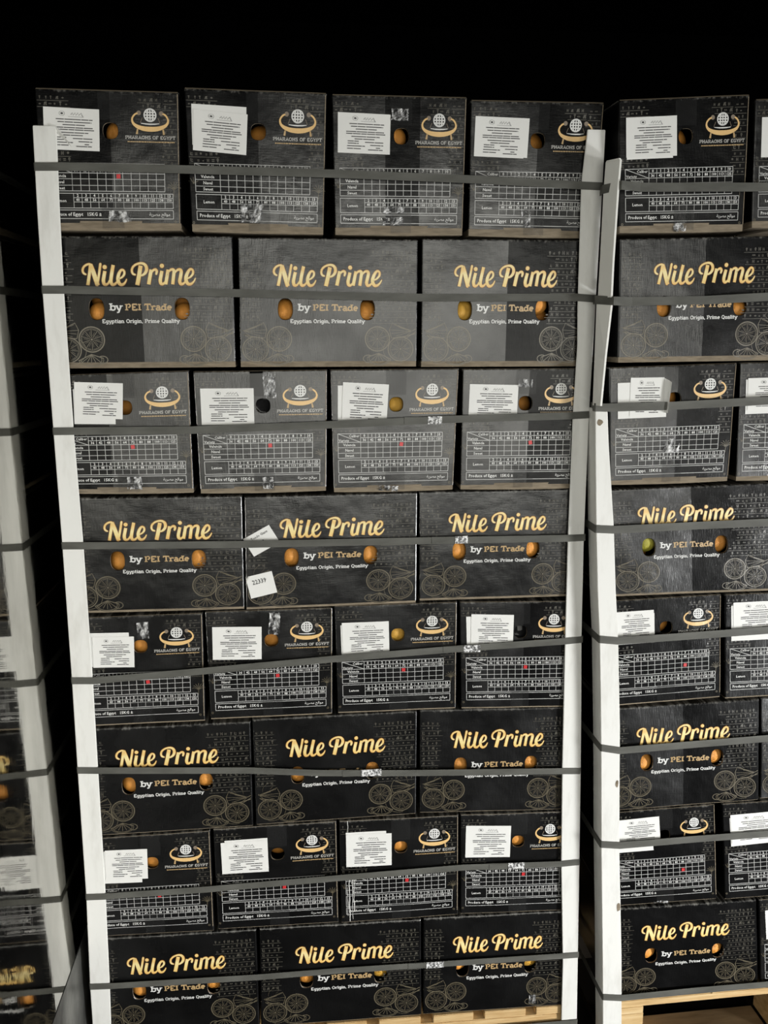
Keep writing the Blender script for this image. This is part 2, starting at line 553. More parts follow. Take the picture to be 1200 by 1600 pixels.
# slab-serif lettering: strokes on a unit em, cap height 1, x-height .7
X = 0.70
G = {
    'b': (0.72, [[(0.14, 1.0), (0.14, 0.0)]], [(0.38, 0.34, 0.26, 0.31, 0, 2 * pi)]),
    'y': (0.70, [[(0.06, X), (0.34, 0.02)], [(0.64, X), (0.30, -0.28), (0.10, -0.28)]], []),
    'P': (0.78, [[(0.16, 1.0), (0.16, 0.0)]], [(0.38, 0.72, 0.26, 0.26, -pi / 2, pi / 2)]),
    'E': (0.80, [[(0.16, 1.0), (0.16, 0.0)], [(0.16, 0.94), (0.68, 0.94), (0.68, 0.76)], [(0.16, 0.5), (0.52, 0.5)], [(0.16, 0.06), (0.70, 0.06), (0.70, 0.26)]], []),
    'I': (0.46, [[(0.23, 1.0), (0.23, 0.0)]], []),
    'T': (0.84, [[(0.42, 1.0), (0.42, 0.0)], [(0.06, 0.74), (0.06, 0.94), (0.78, 0.94), (0.78, 0.74)]], []),
    'r': (0.58, [[(0.16, X), (0.16, 0.0)]], [(0.38, 0.42, 0.20, 0.24, 0.5, pi)]),
    'a': (0.66, [[(0.50, 0.45), (0.50, 0.0), (0.60, 0.0)]], [(0.28, 0.20, 0.20, 0.18, 0, 2 * pi), (0.30, 0.45, 0.20, 0.22, 0, 2.6)]),
    'd': (0.72, [[(0.54, 1.0), (0.54, 0.0)]], [(0.32, 0.34, 0.24, 0.31, 0, 2 * pi)]),
    'e': (0.66, [[(0.10, 0.36), (0.58, 0.36)]], [(0.34, 0.34, 0.24, 0.31, 0, 5.4)]),
    'g': (0.70, [[(0.54, X), (0.54, -0.12)]], [(0.32, 0.36, 0.22, 0.28, 0, 2 * pi), (0.32, -0.12, 0.22, 0.16, -2.8, 0)]),
    'p': (0.72, [[(0.14, X), (0.14, -0.30)]], [(0.38, 0.34, 0.24, 0.31, 0, 2 * pi)]),
    't': (0.48, [[(0.20, 0.95), (0.20, 0.10), (0.38, 0.04)], [(0.04, 0.64), (0.40, 0.64)]], []),
    'i': (0.36, [[(0.18, X), (0.18, 0.0)], [(0.18, 0.86), (0.18, 1.0)]], []),
    'n': (0.74, [[(0.15, X), (0.15, 0.0)], [(0.56, 0.42), (0.56, 0.0)]], [(0.355, 0.42, 0.205, 0.22, 0, pi)]),
    'm': (1.06, [[(0.15, X), (0.15, 0.0)], [(0.52, 0.42), (0.52, 0.0)], [(0.88, 0.42), (0.88, 0.0)]], [(0.335, 0.42, 0.185, 0.22, 0, pi), (0.70, 0.42, 0.18, 0.22, 0, pi)]),
    'u': (0.74, [[(0.15, X), (0.15, 0.28)], [(0.56, X), (0.56, 0.0)]], [(0.355, 0.26, 0.205, 0.22, pi, 2 * pi)]),
    'l': (0.36, [[(0.18, 1.0), (0.18, 0.0)]], []),
    'O': (0.90, [], [(0.44, 0.5, 0.34, 0.46, 0, 2 * pi)]),
    'Q': (0.90, [[(0.46, 0.22), (0.78, -0.12)]], [(0.44, 0.5, 0.34, 0.46, 0, 2 * pi)]),
    'H': (0.90, [[(0.16, 1.0), (0.16, 0.0)], [(0.72, 1.0), (0.72, 0.0)], [(0.16, 0.5), (0.72, 0.5)]], []),
    'A': (0.90, [[(0.10, 0.0), (0.44, 0.98), (0.80, 0.0)], [(0.24, 0.32), (0.66, 0.32)]], []),
    'R': (0.86, [[(0.16, 1.0), (0.16, 0.0)], [(0.40, 0.46), (0.74, 0.0)]], [(0.38, 0.72, 0.26, 0.26, -pi / 2, pi / 2)]),
    'S': (0.70, [[(0.62, 0.82), (0.48, 0.95), (0.24, 0.95), (0.12, 0.76), (0.24, 0.56), (0.48, 0.46), (0.60, 0.25), (0.46, 0.05), (0.22, 0.05), (0.08, 0.20)]], []),
    'F': (0.74, [[(0.16, 1.0), (0.16, 0.0)], [(0.16, 0.94), (0.66, 0.94), (0.66, 0.76)], [(0.16, 0.5), (0.50, 0.5)]], []),
    'G': (0.86, [[(0.52, 0.42), (0.76, 0.42), (0.76, 0.10)]], [(0.44, 0.5, 0.32, 0.46, 0.7, 5.7)]),
    'Y': (0.84, [[(0.10, 1.0), (0.42, 0.46), (0.42, 0.0)], [(0.74, 1.0), (0.42, 0.46)]], []),
    ',': (0.30, [[(0.16, 0.12), (0.10, -0.14)]], []),
    ' ': (0.42, [], []),
}


def slab(P, body, x0, x1, z, cap, wt, mi, slope=0.0):
    tot = sum(G[c][0] for c in body)
    k = (x1 - x0) / tot
    x = x0
    wd = wt * cap
    for c in body:
        adv, lines, arcs = G[c]
        for ln in lines:
            q = [(x + px * k, z + pz * cap) for px, pz in ln]
            P.rib(q, wd, mi)
            for i in (0, -1):
                pz = ln[i][1]
                if pz in (0.0, 1.0, X, -0.30) and c not in 'OQSGE,' and not (c == 'T' and i == 0) and not (c in 'i' and pz == 1.0):
                    P.rect(q[i][0] - wd * 1.05, q[i][1] - (wd * 0.62 if pz > 0 else 0), q[i][0] + wd * 1.05, q[i][1] + (wd * 0.62 if pz <= 0 else 0), mi)
        for (cx, cz, rx, rz, a0, a1) in arcs:
            P.arc(x + cx * k, z + cz * cap, rx * k, rz * cap, a0, a1, wd * 0.92, mi, 10)
        x += adv * k


# ------------------------------------------------------------------ artwork of the long face
def glyph(P, x, z, s, rnd, mi):
    k = rnd.randrange(9)
    w = s * 0.25
    if k == 0:
        P.rib([(x, z), (x, z + s)], w, mi); P.rib([(x - s * .3, z + s * .8), (x + s * .3, z + s * .8)], w, mi)
    elif k == 1:
        P.dot(x, z + s * .5, s * .3, mi, 8)
    elif k == 2:
        P.rib([(x - s * .4, z + s * .3), (x - s * .2, z + s * .6), (x, z + s * .3), (x + s * .2, z + s * .6), (x + s * .4, z + s * .3)], w, mi)
    elif k == 3:
        P.rib([(x - s * .3, z), (x - s * .1, z + s * .7), (x + s * .3, z + s * .8), (x + s * .15, z + s * .4), (x + s * .3, z)], w * 1.4, mi)
    elif k == 4:
        P.rect(x - s * .35, z + s * .1, x + s * .35, z + s * .3, mi); P.rect(x - s * .35, z + s * .5, x + s * .35, z + s * .7, mi)
    elif k == 5:
        P.ring(x, z + s * .6, s * .18, s * .25, w, mi, 8); P.rib([(x, z + s * .35), (x, z - s * .05)], w, mi)
    elif k == 6:
        P.rect(x - s * .3, z, x - s * .12, z + s * .85, mi); P.rect(x + s * .12, z, x + s * .3, z + s * .85, mi); P.rect(x - s * .3, z + s * .35, x + s * .3, z + s * .5, mi)
    elif k == 7:
        P.poly([(x - s * .42, z + s * .35), (x, z + s * .15), (x + s * .42, z + s * .35), (x, z + s * .6)], mi)
    else:
        P.rib([(x - s * .3, z + s * .85), (x - s * .3, z + s * .1), (x + s * .3, z + s * .1)], w, mi); P.dot(x + s * .1, z + s * .6, s * .15, mi, 6)


def glyph_field(P, x0, x1, z0, z1, fade, seed, mi, pitch=0.0135):
    """rows of small figures between ruled lines, thinning out towards the side the design fades to"""
    rnd = random.Random(seed)
    z = z0
    while z + pitch * .8 < z1:
        xs = x0 if fade < 0 else x0 + rnd.uniform(0, .25) * (x1 - x0)
        xe = x1 if fade > 0 else x1 - rnd.uniform(0, .25) * (x1 - x0)
        P.rib([(xs, z - pitch * .14), ((xs + xe) / 2, z - pitch * .14), (xe, z - pitch * .14)], 0.0011, mi)
        x = xs + .006
        while x < xe - .004:
            glyph(P, x, z + pitch * .1, pitch * rnd.uniform(.45, .68), rnd, mi)
            x += rnd.uniform(.009, .014)
        z += pitch


def slice_(P, x, z, rx, rz, mi, segs=9, ph=0.0, thick=1.0):
    P.ring(x, z, rx, rz, .0020 * thick, mi)
    P.ring(x, z, rx * .86, rz * .86, .0009, mi)
    for i in range(segs):
        a = ph + 2 * pi * i / segs
        P.rib([(x + rx * .14 * cos(a), z + rz * .14 * sin(a)), (x + rx * .84 * cos(a), z + rz * .84 * sin(a))], .0011, mi)
        b = a + pi / segs
        P.rib([(x + rx * .30 * cos(b), z + rz * .30 * sin(b)), (x + rx * .62 * cos(b + .12), z + rz * .62 * sin(b + .12))], .0007, mi)
        P.arc(x, z, rx * .78, rz * .78, a + .12, a + 2 * pi / segs - .12, .0008, mi, 4)
    P.dot(x, z, rx * .09, mi, 6)


def cluster(P, mir, mi):
    Q = P2()
    slice_(Q, .309, .062, .0275, .0270, 0, 10, .3, 1.4)
    slice_(Q, .362, .0395, .0285, .0270, 0, 10, .1, 1.2)
    Q.arc(.357, .0385, .0345, .030, 2.2, 5.0, .0010, 0)
    # half slice lying in front
    Q.arc(.313, .018, .027, .0145, pi * .9, 2 * pi, .0012, 0)
    Q.arc(.313, .018, .023, .012, pi * .9, 2 * pi, .0013, 0)
    Q.rib([(.286, .021), (.312, .030), (.341, .016)], .0019, 0)
    for i in range(5):
        Q.rib([(.312, .029), (.293 + i * .010, .009 + abs(i - 2) * .002)], .0013, 0)
    Q.arc(.288, .018, .011, .008, .8, 5.2, .0019, 0)
    # wedge and leaves above
    Q.rib([(.341, .064), (.336, .082), (.343, .0975), (.362, .089), (.388, .080), (.372, .066), (.341, .064)], .0016, 0)
    for e in ((.336, .082), (.345, .094), (.358, .088), (.350, .068), (.341, .074)):
        Q.rib([(.386, .079), e], .0010, 0)
    Q.rib([(.388, .080), (.3965, .084)], .0019, 0)
    Q.rib([(.345, .0625), (.372, .068), (.396, .074)], .0019, 0)
    Q.rib([(.372, .062), (.384, .070), (.3965, .078)], .0016, 0)
    Q.rib([(.360, .094), (.352, .104), (.362, .112), (.376, .100), (.378, .088)], .0006, 0, smooth=2)
    b = len(P.v)
    P.v += [((.397 - x) if mir else x, z) for x, z in Q.v]
    for f, _ in zip(Q.f, Q.m):
        g = tuple(b + i for i in f)
        P.f.append(g[::-1] if mir else g)
        P.m.append(mi)


def long_art(dx):
    fine = P2()
    glyph_field(fine, .290, .394, .098, .266, 1, 3, 0)
    glyph_field(fine, .004, .060, .105, .262, -1, 5, 0)
    cluster(fine, False, 1)
    cluster(fine, True, 1)
    b = P2()
    brand(b, .0805 + dx, .1775, .241, 9, 0)
    c = P2()
    brand(c, .0805 + dx, .1775, .241, 0, 0)
    e = P2()
    slab(e, 'by', .134 + dx, .160 + dx, .1240, .0150, .23, 0)
    slab(e, 'PEI', .1675 + dx, .2020 + dx, .1240, .0136, .245, 1)
    slab(e, 'Trade', .2085 + dx, .2680 + dx, .1240, .0136, .245, 1)
    g = P2()
    slab(g, 'Egyptian Origin, Prime Quality', .116 + dx, .283 + dx, .0970, .0080, .22, 0)
    return fine, b, c, e, g


# ------------------------------------------------------------------ artwork of the short face
def short_art():
    fine = P2()
    glyph_field(fine, .003, .080, .246, .274, -1, 11, 0, .0125)
    glyph_field(fine, .258, .294, .120, .272, 1, 12, 0, .0125)
    glyph_field(fine, .003, .075, .137, .160, -1, 14, 0, .0125)
    glyph_field(fine, .205, .262, .246, .272, 1, 15, 0, .0125)
    # palm ornament
    for a in (-1.1, -.75, -.4, 0, .4, .75, 1.1):
        fine.rib([(.286, .083), (.286 + .010 * sin(a), .083 + .012 * cos(a)), (.286 + .015 * sin(a * 1.25), .083 + .017 * cos(a * 1.2))], .0011, 1, smooth=2)
    fine.rib([(.286, .083), (.2855, .070)], .0012, 1)
    for a in (-1.1, -.6, 0, .6, 1.1):
        fine.rib([(.010, .095), (.010 + .012 * sin(a), .095 + .013 * cos(a))], .0010, 1)
    fine.ring(.2885, .0175, .0022, .0022, .0012, 1, 8)
    fine.ring(.0060, .0175, .0022, .0022, .0012, 1, 8)
    # emblem: 0 gold, 1 white, 2 grey-brown, 3 tan
    E = P2()
    k, kz, cx, cz = .000148, .000143, .2384, .2329

    def q(p):
        return (cx + (p[0] - 622) * k, cz - (p[1] - 292) * kz)
    E.rib([q(p) for p in ((446, 268), (405, 288), (372, 330), (366, 375), (388, 420), (440, 455), (520, 480), (622, 488),
                          (724, 480), (804, 455), (856, 420), (878, 375), (870, 330), (840, 288), (800, 268))],
          [t * k for t in (22, 24, 24, 28, 36, 50, 62, 68, 62, 50, 36, 28, 24, 24, 22)], 0, smooth=3)
    E.rib([q(p) for p in ((490, 408), (560, 416), (622, 418), (690, 416), (752, 408))], [t * k for t in (8, 16, 18, 16, 8)], 1)
    for sx in (-1, 1):
        E.dot(*q((622 + sx * 160, 266)), 33 * k, 2, 10)
        E.rib([q((622 + sx * 182, 488)), q((622 + sx * 194, 560))], [22 * k, 30 * k], 3)
        E.rib([q((622 + sx * 112, 330)), q((622 + sx * 140, 400))], 7 * k, 2)
    gx, gz = q((622, 292))
    r = 84 * k
    E.ring(gx, gz, r, r, 18 * k, 1, 24)
    for f in (-.45, 0, .45):
        h = sqrt(1 - f * f) * r
        E.rib([(gx - h, gz + f * r), (gx + h, gz + f * r)], 17 * k, 1)
        E.rib([(gx + f * r, gz - h), (gx + f * r, gz + h)], 17 * k, 1)
    for f in (.55,):
        E.ring(gx, gz, r * f, r, 14 * k, 1, 16)
    slab(E, 'PHARAOHS OF EGYPT', .1850, .2915, .1848, .0066, .21, 4)
    rnd = random.Random(4)
    x = .1895
    while x < .288:
        L = rnd.uniform(.002, .006)
        E.rect(x, .1783, min(x + L, .2895), .1805, 3)
        x += L + .0009
    # size table: 0 line grey, 1 white text
    T = P2()
    lw = .0013

    def hl(x0, x1, z, w=lw):
        T.rect(x0, z - w / 2, x1, z + w / 2, 0, 3)

    def vl(x, z0, z1, w=lw):
        T.rect(x - w / 2, z0, x + w / 2, z1, 0)
    x0, xl, x1 = .0141, .0685, .2665
    zs = (.1352, .1257, .1153, .1034, .0905, .0791)
    hl(x0, x1, zs[0]); hl(x0, x1, zs[5])
    hl(xl, x1, zs[1]); hl(x0, x1, zs[2]); hl(x0, x1, zs[3], .0011); hl(x0, x1, zs[4], .0011)
    vl(x0, zs[5], zs[0]); vl(x1, zs[5], zs[0]); vl(xl, zs[5], zs[0])
    T.rib([(x0, zs[0]), (xl, zs[2])], .0014, 0)
    cw = (x1 - xl) / 11
    for i in range(11):
        vl(xl + cw * i, zs[5], zs[0], .0011)
        T.text(str(i), xl + cw * (i + .5), zs[1] + .0018, .0088, 1, 'CENTER', .022)
        T.text(('36', '42', '48', '56', '64', '72', '80', '88', '100', '113', '125')[i], xl + cw * (i + .5), zs[2] + .0024, .0082, 1, 'CENTER', .022)
    T.text('Caliber', .0655, zs[1] + .0012, .0085, 1, 'RIGHT', .012)
    T.text('Variety', .0160, zs[2] + .0015, .0085, 1, 'LEFT', .012)
    for s_, a_, b_ in (('Valencia', 2, 3), ('Navel', 3, 4), ('Sweet', 4, 5)):
        T.text(s_, (x0 + xl) / 2, (zs[a_] + zs[b_]) / 2 - .0028, .0088, 1, 'CENTER', .016)
    xr, xl2 = .2838, .0698
    z2 = (.0744, .0655, .0570, .0448)
    hl(x0, xr, z2[0]); hl(x0, xr, z2[3]); hl(xl2, xr, z2[1], .0011); hl(xl2, xr, z2[2], .0011)
    vl(x0, z2[3], z2[0]); vl(xr, z2[3], z2[0])
    cw = (xr - xl2) / 12
    for i in range(12):
        vl(xl2 + cw * i, z2[3], z2[0], .0011)
        T.text(str(i + 2), xl2 + cw * (i + .5), z2[1] + .0018, .0082, 1, 'CENTER', .022)
        T.text(('40', '48', '56', '64', '72', '80', '88', '100', '113', '125', '138', '150')[i], xl2 + cw * (i + .5), z2[2] + .0018, .0078, 1, 'CENTER', .022)
    T.text('Lemon', (x0 + xl2) / 2, .0565, .0088, 1, 'CENTER', .016)
    hl(x0, xr, .0407); hl(x0, xr, .0233); vl(x0, .0233, .0407); vl(xr, .0233, .0407)
    T.text('Produce of Egypt   15KG \u00b1', .0200, .0290, .0098, 1, 'LEFT', .018)
    T.text(''.join(reversed('\uFEE3\uFEEE\uFE8D\uFEDF\uFEA2 \uFEE3\uFEBC\uFEAE\uFEF3\uFE94')), .2770, .0295, .0090, 1, 'RIGHT', .004)
    return fine, E, T


# ------------------------------------------------------------------ carton shells
H = 0.28


def face_grid(W, k, holes):
    """front face with real hand holes; returns verts (x, y, z), faces, material indices"""
    a_x, a_z, nd = .024, .030, 6

    def lines(lo, hi, cs, a, extra, step=.0125):
        L = {round(lo, 5), round(hi, 5)} | {round(e, 5) for e in extra}
        n = int((hi - lo) / step)
        for i in range(n + 1):
            L.add(round(lo + (hi - lo) * i / n, 5))
        for c in cs:
            L = {t for t in L if not (c - a - .003 < t < c + a + .003)}
            L |= {round(c - a + 2 * a * i / nd, 5) for i in range(nd + 1)}
        return sorted(L)
    xs = lines(0, W, [h[0] for h in holes], a_x, [.0012, .0028, .005, W / 2, W - .005, W - .0028, W - .0012])
    zs = lines(k, H, [holes[0][1]], a_z, [k + .0015, k + .004, H - .005, H - .0028, H - .0012])
    if holes[0][2] > 0.0:
        xs = [t for t in xs if abs(t - W / 2) > .004 or abs(t - W / 2) < 1e-6 or len(holes) == 1]
    v, f, mi = [], [], []
    idx = {}
    for j, z in enumerate(zs):
        for i, x in enumerate(xs):
            idx[i, j] = len(v)
            v.append((x, 0.0, z))
    jz = min(range(len(zs)), key=lambda j: abs(zs[j] - (holes[0][1] - a_z)))
    hi = []
    for h in holes:
        hi.append(min(range(len(xs)), key=lambda i: abs(xs[i] - (h[0] - a_x))))
    for j in range(len(zs) - 1):
        for i in range(len(xs) - 1):
            if jz <= j < jz + nd and any(a <= i < a + nd for a in hi):
                continue
            f.append((idx[i, j], idx[i + 1, j], idx[i + 1, j + 1], idx[i, j + 1]))
            mi.append(0)
    for a, (hx, hz, rx, rz) in zip(hi, holes):
        rim = [(a + t, jz) for t in range(nd)] + [(a + nd, jz + t) for t in range(nd)] + \
              [(a + nd - t, jz + nd) for t in range(nd)] + [(a, jz + nd - t) for t in range(nd)]
        outer = [idx[r] for r in rim]
        rings = []
        for s_, yy in ((1.0, 0.0), (.965, .0008), (.965, .0045)):
            ring = []
            for o_ in outer:
                x, _, z = v[o_]
                an = math.atan2((z - hz) / a_z, (x - hx) / a_x)
                e = .82
                px = math.copysign(abs(cos(an)) ** e, cos(an)) * rx * s_
                pz = math.copysign(abs(sin(an)) ** e, sin(an)) * rz * s_
                ring.append(len(v))
                v.append((hx + px, yy, hz + pz))
            rings.append(ring)
        n = len(outer)
        for ra, rb, m_ in ((outer, rings[0], 0), (rings[0], rings[1], 0), (rings[1], rings[2], 1)):
            for t in range(n):
                u = (t + 1) % n
                f.append((ra[t], ra[u], rb[u], rb[t]))
                mi.append(m_)
    return v, f, mi, xs, zs, idx


def shell(W, D, k, holes):
    v, f, mi, xs, zs, idx = face_grid(W, k, holes)
    nx, nz = len(xs), len(zs)
    loop = [idx[i, 0] for i in range(nx)] + [idx[nx - 1, j] for j in range(1, nz)] + \
           [idx[i, nz - 1] for i in range(nx - 2, -1, -1)] + [idx[0, j] for j in range(nz - 2, 0, -1)]
    prev = loop
    for y in (.006, D):
        cur = []
        for o_ in loop:
            cur.append(len(v))
            v.append((v[o_][0], y, v[o_][2]))
        n = len(loop)
        for t in range(n):
            u = (t + 1) % n
            f.append((prev[u], prev[t], cur[t], cur[u]))
            mi.append(0)
        prev = cur
    f.append(tuple(prev[::-1]))
    mi.append(0)
    return v, f, mi


def base_mesh(name, verts, faces, mi, mats, smooth=False):
    me = bpy.data.meshes.new(name)
    me.from_pydata(verts, [], faces)
    for mm in mats:
        me.materials.append(mm)
    me.polygons.foreach_set('material_index', mi)
    if smooth:
        me.polygons.foreach_set('use_smooth', [True] * len(me.polygons))
    uvl = me.uv_layers.new(name='UVMap')
    n = len(me.loops)
    li = np.zeros(n, dtype=np.int32)
    me.loops.foreach_get('vertex_index', li)
    V = np.array(verts, dtype=np.float32)
    uv = np.stack([V[li, 0], V[li, 2]], 1).astype(np.float32)
    uvl.data.foreach_set('uv', uv.ravel())
    me.update()
    return me


def art_mesh(name, P, mats, yoff):
    return base_mesh(name, [(x, -yoff, z) for x, z in P.v], P.f, P.m, mats)


CACHE = {}


def carton_bases(kind, dx, k):
    key = (kind, dx, k)
    if key in CACHE:
        return CACHE[key]
    if kind == 'long':
        W, D = .40, .29
        holes = [(.1055 + dx, .1270, .0170, .0240), (.2895 + dx, .1270, .0170, .0240)]
        if ('lart', dx) not in CACHE:
            CACHE['lart', dx] = long_art(dx)
        fine, b, c, e, g = CACHE['lart', dx]
    else:
        W, D = .30, .39
        holes = [(.1535, .2005, .0170, .0170)]
        if 'sart' not in CACHE:
            CACHE['sart'] = short_art()
        fine, E, T = CACHE['sart']
    v, f, mi = shell(W, D, k, holes)
    # faint printed pattern lives in the lid's own mesh
    nb = len(v)
    v += [(x, -.0005, z) for x, z in fine.v]
    f += [tuple(nb + i for i in q) for q in fine.f]
    mi += [2 + m_ for m_ in fine.m]
    R = {'lid': base_mesh('lid', v, f, mi, [M['board'], M['kraft'], M['faint_ink'], M['slice_ink'], M['board_less_sheen']])}
    if kind == 'long':
        if ('lm', dx) not in CACHE:
            CACHE['lm', dx] = {
                'brand_outline': art_mesh('lettering_outline', b, [M['rim_ink']], .0006),
                'brand': art_mesh('brand_lettering', c, [M['gold_ink']], .0009),
                'trader': art_mesh('trader_lettering', e, [M['white_ink'], M['tan_ink']], .0007),
                'tagline': art_mesh('tagline_lettering', g, [M['white_ink']], .0007)}
        R.update(CACHE['lm', dx])
    else:
        if 'sm' not in CACHE:
            CACHE['sm'] = {
                'emblem': art_mesh('boat_emblem', E, [M['emblem_gold'], M['white_ink'], M['grey_ink'], M['tan_ink'], M['dim_white_ink']], .0007),
                'table': art_mesh('size_table', T, [M['table_ink'], M['white_ink']], .0007)}
        R.update(CACHE['sm'])
    CACHE[key] = R
    return R


def warp(arr, W, q, org, dp):
    """lay nominal carton coordinates into the carton's real, slightly crushed outline"""
    x, y, z = arr[:, 0], arr[:, 1], arr[:, 2]
    s, t = x / W, z / H
    TL, TR, BR, BL = q
    px = (1 - s) * (1 - t) * BL[0] + s * (1 - t) * BR[0] + (1 - s) * t * TL[0] + s * t * TR[0]
    pz = (1 - s) * (1 - t) * BL[1] + s * (1 - t) * BR[1] + (1 - s) * t * TL[1] + s * t * TR[1]
    vl, vr, bl, ph = dp
    c = x - W / 2
    out = np.where(c < 0, -vl * c, vr * c)
    ss, tt = np.clip(s, 0, 1), np.clip(t, 0, 1)
    d = out - bl * np.sin(pi * ss) * np.sin(pi * tt) - .0007 * np.sin(31 * x + ph) * np.cos(27 * z + 2 * ph)
    r = .0035
    for e in (x, W - x, H - z):
        e = np.clip(e, 0, r)
        d = d + r * (1 - np.sqrt(np.clip(1 - (1 - e / r) ** 2, 0, 1)))
    fade = np.clip(1 - y / .012, 0, 1)
    return np.stack([px - org[0], y + d * fade - org[1], pz - org[2]], 1)


def placed(name, base, W, q, org, dp, parent):
    me = base.copy()
    me.name = name
    n = len(me.vertices)
    a = np.zeros(n * 3, dtype=np.float32)
    me.vertices.foreach_get('co', a)
    b = warp(a.reshape(-1, 3).astype(np.float64), W, q, org, dp)
    me.vertices.foreach_set('co', b.astype(np.float32).ravel())
    me.update()
    o = bpy.data.objects.new(name, me)
    COL.objects.link(o)
    o.parent = parent
    return o


def grid_patch(cx, cz, w, h, rot, y, nx=6, nz=5, curl=0.0):
    """a small sheet on the face, subdivided so that it follows the board"""
    v, f = [], []
    ca, sa = cos(rot), sin(rot)
    for j in range(nz + 1):
        for i in range(nx + 1):
            u, t = (i / nx - .5) * w, (j / nz - .5) * h
            lift = curl * max(0, abs(i / nx - .5) * 2 - .6) * max(0, abs(j / nz - .5) * 2 - .5)
            v.append((cx + u * ca - t * sa, -(y + lift), cz + u * sa + t * ca))
    for j in range(nz):
        for i in range(nx):
            a = j * (nx + 1) + i
            f.append((a, a + 1, a + nx + 2, a + nx + 1))
    return v, f


def label_print(cx, cz, w, h, rot, y):
    P = P2()
    rnd = random.Random(8)
    rows = [(.27, .22, .88), (.335, .25, .86), (.40, .34, .74), (.465, .16, .88), (.515, .16, .92), (.585, .26, .80), (.645, .32, .70),
            (.70, .19, .40), (.72, .52, .87), (.755, .19, .40), (.79, .62, .87), (.82, .18, .52), (.855, .73, .81), (.885, .18, .44), (.905, .58, .86)]
    for fy, a, b in rows:
        x = a
        while x < b - .01:
            L = min(rnd.uniform(.10, .30), b - x)
            P.rect(x, 1 - fy - .011, x + L, 1 - fy + .011, 0)
            x += L + .010
    P.dot(.33, .865, .025, 0, 8)
    P.ring(.33, .865, .05, .055, .008, 1, 12)
    P.rib([(.49, .84), (.52, .89), (.53, .83), (.57, .89), (.58, .83), (.62, .89), (.63, .83), (.68, .89), (.69, .84), (.71, .80)], .016, 1)
    P.rect(.44, .79, .72, .80, 1)
    ca, sa = cos(rot), sin(rot)
    v = []
    for x, z in P.v:
        u, t = (x - .5) * w, (z - .5) * h
        v.append((cx + u * ca - t * sa, -y, cz + u * sa + t * ca))
    return base_mesh('label_print', v, P.f, P.m, [M['print'], M['faintprint']])


M['faintprint'] = mat('pale_grey_label_print', (0.36, 0.36, 0.36), 0.6)
def placed2(name, v, f, mats, mi, W, q, org, dp, parent):
    b = base_mesh(name, v, f, mi or [0] * len(f), mats)
    o = placed(name, b, W, q, org, dp, parent)
    bpy.data.meshes.remove(b)
    return o


# ------------------------------------------------------------------ data read off the stacks, in metres
QUADS = """
1A (.012,2.390)(.300,2.388)(.292,2.115)(.007,2.113)
1B (.311,2.397)(.606,2.393)(.595,2.109)(.314,2.113)
1C (.616,2.392)(.905,2.392)(.900,2.110)(.619,2.109)
1D (.913,2.387)(1.207,2.388)(1.197,2.106)(.912,2.109)
2A (.004,2.102)(.399,2.104)(.397,1.827)(.004,1.826)
2B (.410,2.102)(.801,2.100)(.799,1.826)(.406,1.827)
2C (.809,2.102)(1.196,2.102)(1.194,1.824)(.808,1.825)
3A (.003,1.812)(.294,1.820)(.293,1.547)(.003,1.551)
3B (.303,1.818)(.598,1.820)(.592,1.546)(.307,1.545)
3C (.604,1.820)(.896,1.821)(.886,1.543)(.608,1.542)
3D (.904,1.820)(1.193,1.820)(1.193,1.541)(.902,1.543)
4A (.003,1.541)(.400,1.538)(.397,1.270)(.003,1.272)
4B (.405,1.536)(.802,1.538)(.801,1.272)(.400,1.268)
4C (.806,1.539)(1.194,1.538)(1.194,1.275)(.808,1.276)
5A (.003,1.262)(.300,1.264)(.295,.995)(.003,.994)
5B (.305,1.266)(.602,1.266)(.598,.998)(.307,.997)
5C (.606,1.270)(.899,1.271)(.900,.999)(.611,.999)
5D (.905,1.271)(1.197,1.264)(1.198,.990)(.913,.998)
6A (.002,.986)(.401,.988)(.399,.713)(.002,.709)
6B (.405,.992)(.804,.996)(.803,.721)(.406,.714)
6C (.811,.997)(1.200,.987)(1.202,.709)(.812,.722)
7A (.000,.704)(.294,.708)(.293,.431)(.000,.436)
7B (.301,.710)(.604,.713)(.606,.429)(.302,.432)
7C (.610,.713)(.911,.711)(.914,.429)(.612,.427)
7D (.916,.711)(1.208,.704)(1.212,.420)(.920,.429)
8A (-.005,.428)(.397,.425)(.397,.143)(-.008,.140)
8B (.405,.427)(.817,.422)(.820,.139)(.401,.140)
8C (.823,.424)(1.216,.418)(1.219,.136)(.824,.139)
1E (-.040,2.385)(.255,2.404)(.264,2.121)(-.024,2.114)
1F (.267,2.394)(.56,2.41)(.575,2.135)(.281,2.128)
2E (-.022,2.101)(.375,2.113)(.383,1.836)(-.014,1.833)
3E (-.033,1.822)(.271,1.831)(.271,1.556)(-.019,1.553)
3F (.281,1.831)(.575,1.835)(.588,1.558)(.292,1.555)
4E (-.018,1.542)(.377,1.549)(.398,1.283)(.006,1.283)
5E (-.010,1.272)(.277,1.278)(.296,1.010)(.006,1.002)
5F (.286,1.277)(.577,1.277)(.60,1.006)(.307,1.006)
6E (-.002,.996)(.397,1.001)(.420,.724)(.014,.721)
6F (.404,1.001)(.80,1.001)(.82,.724)(.427,.724)
7E (.024,.715)(.303,.719)(.330,.445)(.040,.448)
7F (.322,.719)(.61,.719)(.64,.442)(.351,.442)
8E (.044,.440)(.441,.432)(.469,.168)(.060,.172)
8F (.448,.432)(.75,.428)(.775,.167)(.476,.168)
"""
Qd = {}
for ln in QUADS.strip().splitlines():
    kk, rest = ln.split(' ', 1)
    vv = [float(t) for t in rest.replace('(', '').replace(')', ',').split(',') if t.strip()]
    Qd[kk] = [(vv[0], vv[1]), (vv[2], vv[3]), (vv[4], vv[5]), (vv[6], vv[7])]
